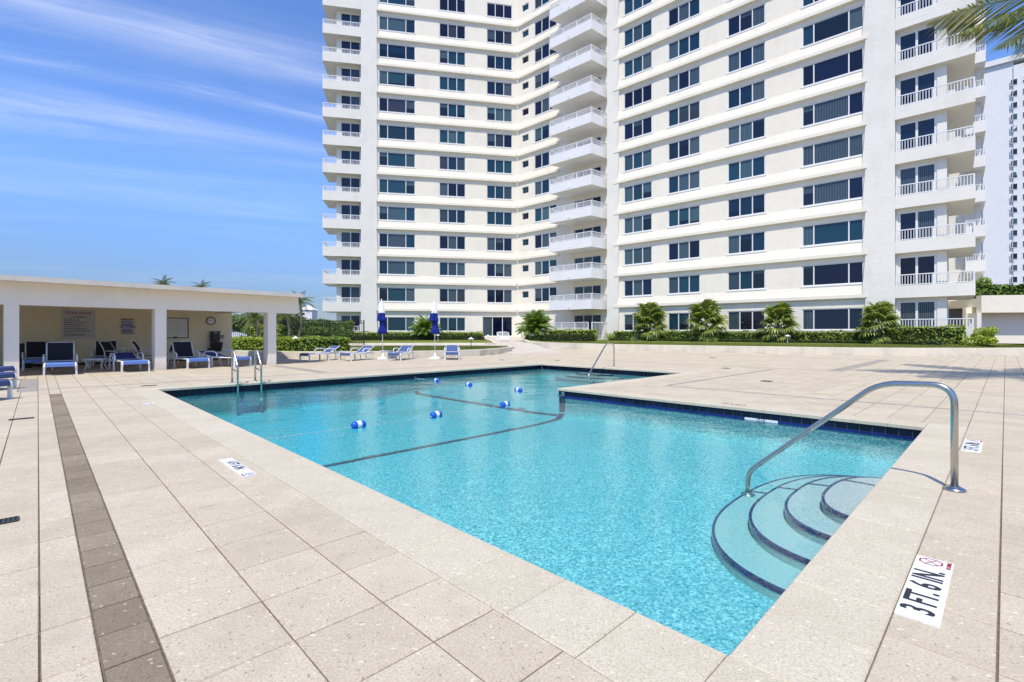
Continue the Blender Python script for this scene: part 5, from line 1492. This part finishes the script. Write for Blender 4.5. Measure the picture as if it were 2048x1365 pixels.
b = MB(); rrect(b, w * .26, h * .16, .02, .04, .12); b.v = [(x - w * .52, y - h * .42, z) for x, y, z in b.v]; b.build('cord_box', M['black'], t)
t, w, h = wallthing('intercom_box', 'small black intercom box right of the wall telephone', 'intercom', 442, 671, 447.5, 676.5)
b = MB(); rrect(b, w, h, .015, 0, .05); b.build('case', M['black'], t)
b = MB(); b.box(-w * .3, w * .3, -h * .25, h * .25, .05, .055); b.build('screen', M['sign_grey'], t)
b = MB(); b.tube([(0, -h / 2, .02), (.01, -h * 1.4, .02)], .006, 5); b.build('cable', M['grey_bin'], t)
q = gp(46, 736.5)
t = thing('trash_can', 'dark round litter bin half hidden by the first cabana column', 'bin', tuple(q))
b = MB(); b.lathe([(.24, 0), (.27, .05), (.29, .62), (.30, .66)], 20); b.build('barrel', M['grey_bin'], t, smooth=True)
b = MB(); b.lathe([(.31, .66), (.31, .72), (.25, .84), (.12, .90), (.02, .92)], 20); b.build('dome_lid', M['grey_bin'], t, smooth=True)

# ------------------------------------------------------------------ loungers, chairs, tables, parasols
def sheet(b, pts, w, t=.012):
    for i in range(len(pts) - 1):
        (x0, z0), (x1, z1) = pts[i], pts[i + 1]
        b.box(0, 1, -w / 2, w / 2, 0, t, 0, lambda u, y, z: (x0 + (x1 - x0) * u, y, z0 + (z1 - z0) * u + z))
def make_lounger(ang, seat, foot, back, name='sun_lounger', Lb=.74):
    t = thing(name, 'x', 'sun lounger')
    ca, sa = math.cos(R(ang)), math.sin(R(ang)); zs = .36
    b = MB()
    for y in (-.35, .35): b.tube(bendpath([(-.98, y, .20), (-.96, y, zs), (.2, y, zs), (.86, y, zs - .04)], .08, 4), .022, 8)
    for x in (-.93, -.35, .22, .82): b.tube([(x, -.35, zs - .005), (x, .35, zs - .005)], .016, 6)
    b.build('frame', M['alu'], t, smooth=True, org=(0, 0, 0))
    for x, z in ((-.93, zs - .02), (.18, zs - .02)):
        for y in (-.365, .365):
            b = MB(); b.box(x - .03, x + .03, y - .022, y + .022, 0, z); b.build('leg', M['alu'], t, org=(0, 0, 0))
    for y in (-.39, .39):
        b = MB(); b.tube(bendpath([(-.06, y, zs - .02), (-.12, y, .50), (.05, y, .60), (.52, y, .58), (.62, y, .30), (.70, y, 0)], .12, 5), .024, 8); b.build('arm', M['alu'], t, smooth=True, org=(0, 0, 0))
    b = MB(); sheet(b, [(-.70, zs + .012), (-.45, zs + .0), (-.1, zs - .012), (.2, zs + .008)], .65); b.build('seat_sling', seat, t, org=(0, 0, 0))
    b = MB(); sheet(b, [(-.975, zs - .10), (-.965, zs - .02), (-.93, zs + .022), (-.702, zs + .014)], .65); b.build('foot_band', foot, t, org=(0, 0, 0))
    hx, hz = .22, zs + .01
    bp = lambda l, o: (hx + ca * l - sa * o, hz + sa * l + ca * o)
    b = MB()
    for y in (-.325, .325): b.tube([(bp(0, 0)[0], y, bp(0, 0)[1]), (bp(Lb, 0)[0], y, bp(Lb, 0)[1])], .02, 8)
    for l in (.02, Lb): b.tube([(bp(l, 0)[0], -.325, bp(l, 0)[1]), (bp(l, 0)[0], .325, bp(l, 0)[1])], .018, 8)
    b.build('back_frame', M['alu'], t, smooth=True, org=(0, 0, 0))
    b = MB(); sheet(b, [bp(.04, .012), bp(.25, .0), bp(.5, .0), bp(Lb - .02, .014)], .61); b.build('back_sling', back, t, org=(0, 0, 0))
    if ang > 15:
        b = MB()
        for y in (-.31, .31): q = bp(.42, -.02); b.tube([(q[0], y, q[1]), (min(.8, q[0] + .22), y, zs - .01)], .011, 6)
        b.build('back_prop', M['alu'], t, org=(0, 0, 0))
    return t
def place(proto, used, label, loc, rz, group=None, sc=1.0):
    o = proto if not used[0] else copy_tree(proto)
    used[0] = True; o['label'] = label; o.location = loc; o.rotation_euler = (0, 0, rz); o.scale = (sc,) * 3
    if group: o['group'] = group
    return o
LS = make_lounger(27, M['sling_sun'], M['sling_sun'], M['sling_sun']); us = [False]
gA = 'sun loungers around the pool deck'
for px, py, a_, lab in ((637, 721.5, 58, 'leftmost of the four blue loungers along the rounded plaster wall'), (712, 720.8, 68, 'second blue lounger along the plaster wall, left of the left parasol'), (800, 720.0, 80, 'blue lounger standing between the two closed parasols'), (904, 718.8, 97, 'rightmost blue lounger, alone to the right of both parasols')):
    q = gp(px, py); d = Vector((math.cos(R(a_)), math.sin(R(a_)), 0)); place(LS, us, lab, q + d * .15, R(a_), gA, .94)
for px, py, lab in ((7, 763, 'farthest of the loungers cut off by the left edge'), (3, 781, 'middle one of the loungers cut off by the left edge'), (-12, 803, 'nearest of the loungers cut off by the left edge')):
    q = gp(px, py); d = Vector((-.98, -.10, 0)); place(LS, us, lab, q + d * .98, math.atan2(d.y, d.x), gA, 1.0)
LB = make_lounger(68, M['sling'], M['sling_pale'], M['sling_shade'], Lb=.66); ub = [False]
for px, py, a_, lab, sc in ((121, 751, 133, 'lounger with upright black back and light blue foot under the POOL RULES sign', 1.0), (76, 739.0, 134, 'lounger with upright black back next to the litter bin', 1.0), (208, 733.5, 124, 'lounger with upright black back behind the low table', 1.0), (398, 737.5, 146, 'navy lounger with upright back just right of the second column', .98)):
    q = gp(px, py); d = Vector((math.cos(R(a_)), math.sin(R(a_)), 0)); place(LB, ub, lab, q + d * (.95 if px in (121, 398) else .2), R(a_), gA, sc)
LF = make_lounger(16, M['sling'], M['sling_pale'], M['sling']); uf = [False]
for px, py, a_, lab in ((271, 744.5, 140, 'navy lounger with light blue foot left of the second column'), (484, 734.0, 163, 'navy lounger near the end column behind the pool ladder')):
    q = gp(px, py); d = Vector((math.cos(R(a_)), math.sin(R(a_)), 0)); place(LF, uf, lab, q + d * .9, R(a_), gA)
def make_chair():
    t = thing('patio_chair', 'x', 'chair')
    for y in (-.27, .27):
        b = MB(); b.tube(bendpath([(-.24, y, 0), (-.28, y, .42), (-.20, y, .62), (.16, y, .62)], .1, 4), .017, 7)
        b.tube(bendpath([(.34, y, .0), (.16, y, .40), (.24, y, .72), (.40, y, .98)], .1, 4), .017, 7); b.build('side_frame', M['alu'], t, smooth=True, org=(0, 0, 0))
    b = MB(); sheet(b, [(-.26, .43), (-.05, .405), (.17, .41)], .50); b.build('seat', M['sling'], t, org=(0, 0, 0))
    b = MB(); sheet(b, [(.17, .43), (.245, .72), (.395, .965)], .50); b.build('backrest', M['sling_shade'], t, org=(0, 0, 0))
    b = MB()
    for x, z in ((-.27, .43), (.17, .41), (.40, .98)): b.tube([(x, -.27, z), (x, .27, z)], .014, 6)
    b.build('cross_bars', M['alu'], t, org=(0, 0, 0))
    return t
CH = make_chair(); uc = [False]
gC = 'patio chairs in the cabana'
for px, py, a_, lab in ((262, 727, 120, 'patio chair with black back against the wall beyond the tall table'), (291, 733.5, 205, 'patio chair with its dark back turned, in front of the tall table'), (231, 735, 5, 'patio chair in side view right of the low table'), (334, 727.5, 10, 'patio chair peeking out from behind the second column')):
    q = gp(px, py); place(CH, uc, lab, q, R(a_ + (180 if px in (231,) else 0)), gC)
def table(name, label, c, rz, w, d, h, leg=.02):
    t = thing(name, label, 'table', tuple(c), rz)
    b = MB(); b.box(-w / 2, w / 2, -d / 2, d / 2, h - .035, h); b.box(-w / 2 + .04, w / 2 - .04, -d / 2 + .04, d / 2 - .04, h - .06, h - .0351); b.build('top', M['alu'], t, org=(0, 0, 0))
    for sx in (-1, 1):
        for sy in (-1, 1):
            x, y = sx * (w / 2 - .05), sy * (d / 2 - .05)
            b = MB(); b.tube(bendpath([(x * 1.0, y * 1.0, h - .05), (x * .72, y * .72, h * .5), (x * 1.02, y * 1.02, 0)], h * .4, 6), leg, 7); b.build('leg', M['alu'], t, smooth=True, org=(0, 0, 0))
    return t
table('side_table', 'low white table with curved legs beside the lounger under the signs', gp(192, 740.5), R(20), .62, .48, .40)
table('patio_table', 'tall white patio table among the chairs left of the second column', gp(268, 730), R(20), .85, .85, .70)
table('side_table', 'low white side table below the wall telephone', gp(428, 733.0), R(40), .55, .50, .40)
table('side_table', 'small white side table between the two left blue loungers', gp(677, 719.6), R(30), .42, .42, .42, .014)
table('side_table', 'small white side table behind the left parasol base', gp(772, 718.0), R(30), .50, .42, .42, .014)
def parasol(label, c, lean, rz):
    t = thing('parasol', label, 'parasol', tuple(c), rz, 'closed parasols')
    b = MB(); b.lathe([(.35, 0), (.35, .03), (.30, .07), (.17, .12), (.06, .15), (.05, .30), (.032, .31)], 24); b.build('base', M['alu'], t, smooth=True, org=(0, 0, 0))
    b = MB(); b.tube([(0, 0, .1), (lean * .5, 0, 1.5), (lean, 0, 2.92)], .024, 10); b.build('pole', M['alu'], t, smooth=True, org=(0, 0, 0))
    b = MB(); b.lathe([(.028, 2.90), (.04, 2.93), (.035, 2.97), (.008, 2.99)], 12, (lean, 0, 0)); b.build('finial', M['alu'], t, smooth=True, org=(0, 0, 0))
    b = MB(); b.lathe([(.20, 2.28), (.19, 2.33), (.15, 2.50), (.10, 2.70), (.045, 2.88), (.02, 2.91)], 40, (lean * .9, 0, 0), pleat=.10, pn=8); b.build('white_top', M['canvas_white'], t, smooth=True, org=(0, 0, 0))
    b = MB(); b.lathe([(.25, 1.90), (.24, 1.94), (.215, 2.08), (.185, 2.25), (.16, 2.40)], 48, (lean * .72 - .03, .0, 0), pleat=.14, pn=8); b.build('upper_canopy', M['canvas_blue'], t, smooth=True, org=(0, 0, 0))
    b = MB(); b.lathe([(.21, 1.26), (.245, 1.31), (.23, 1.40), (.185, 1.55), (.14, 1.67), (.138, 1.73), (.16, 1.84), (.18, 1.96), (.17, 2.06)], 48, (lean * .5 + .02, 0, 0), pleat=.16, pn=9); b.build('lower_canopy', M['canvas_blue'], t, smooth=True, org=(0, 0, 0))
    b = MB(); b.lathe([(.145, 1.68), (.152, 1.69), (.152, 1.725), (.145, 1.735)], 24, (lean * .55 + .02, 0, 0)); b.build('tie_strap', M['canvas_blue'], t, org=(0, 0, 0))
    return t
parasol('closed blue parasol with white tip, the left of the pair', gp(766, 719.2), -.09, R(0)).scale = (.84, .84, 1)
parasol('closed blue parasol with white tip, the right of the pair before the bushy palm', gp(870, 718.6), -.05, R(10)).scale = (.84, .84, 1)
# bench, path lights, posts
q = ray(1006, 46.5); q.z = wz_(46.5) + .002
t = thing('garden_bench', 'white slatted garden bench on the walk before the entrance', 'bench', tuple(q), R(4))
for i in range(5):
    b = MB(); y = -.2 + i * .09; b.box(-.55, .55, y, y + .07, .40, .425); b.build('seat_slat', M['alu'], t, org=(0, 0, 0))
for i in range(11):
    x = -.5 + i * .1; b = MB(); b.box(x - .022, x + .022, .255, .275, .42, .82 + .05 * (1 - (x / .5) ** 2)); b.build('back_slat', M['alu'], t, org=(0, 0, 0))
b = MB(); b.tube(bendpath([(-.55, .265, .80), (-.3, .265, .86), (.3, .265, .86), (.55, .265, .80)], .2, 5), .03, 6); b.build('top_rail', M['alu'], t, org=(0, 0, 0))
b = MB(); b.box(-.55, .55, -.22, -.2, .12, .40); b.build('front_panel', M['alu'], t, org=(0, 0, 0))
for x in (-.56, .56):
    for y in (-.2, .26): b = MB(); b.box(x - .03, x + .03, y - .03, y + .03, 0, .6 if y < 0 else .80); b.build('leg', M['alu'], t, org=(0, 0, 0))
    b = MB(); b.box(x - .035, x + .035, -.26, .29, .601, .64); b.build('armrest', M['alu'], t, org=(0, 0, 0))
def pathlight(label, c, h, r, m):
    t = thing('path_light', label, 'path light', tuple(c), group='path lights in the garden')
    b = MB(); b.tube([(0, 0, 0), (0, 0, h - .06)], .022, 8); b.build('stem', M[m], t, org=(0, 0, 0))
    b = MB(); b.lathe([(r, h - .08), (r * .96, h - .06), (r * .55, h - .02), (.04, h + .02), (.012, h + .06)], 16); b.build('cap', M['alu' if m != 'iron' else 'alu'], t, smooth=True, org=(0, 0, 0))
pathlight('white mushroom path light between the two right fan palms', FR.pt(FR.s(1575, 3.2), 3.2, .56), .60, .20, 'alu')
pathlight('path light with a dark stem on the rounded left lawn', ray(942, 29.5, .365), .64, .20, 'iron')
pathlight('path light standing in the sunny hedge right of the end column', ray(591, 25.9, .35), .74, .17, 'iron')
pathlight('small path light at the end of the left hedge by the walk', ray(976, 44.5, .55), .58, .15, 'alu')
pathlight('path light in front of the left hedge under the right parasol', ray(876, 45.6, .55), .62, .2, 'alu')
pathlight('path light with a pale post left of the entrance bench', ray(996.5, 40.2, .35), .78, .12, 'alu')
q = ray(1046, 42.6, .40)
t = thing('bollard', 'pale short post at the start of the right kerb wall', 'post', tuple(q))
b = MB(); b.lathe([(.07, -.1), (.06, .5), (.075, .95), (.06, 1.0), (.02, 1.02)], 10); b.build('shaft', M['planter'], t, smooth=True, org=(0, 0, 0))
b = MB(); b.lathe([(.09, -.12), (.09, .06), (.07, .08)], 10); b.build('foot', M['planter'], t, org=(0, 0, 0))
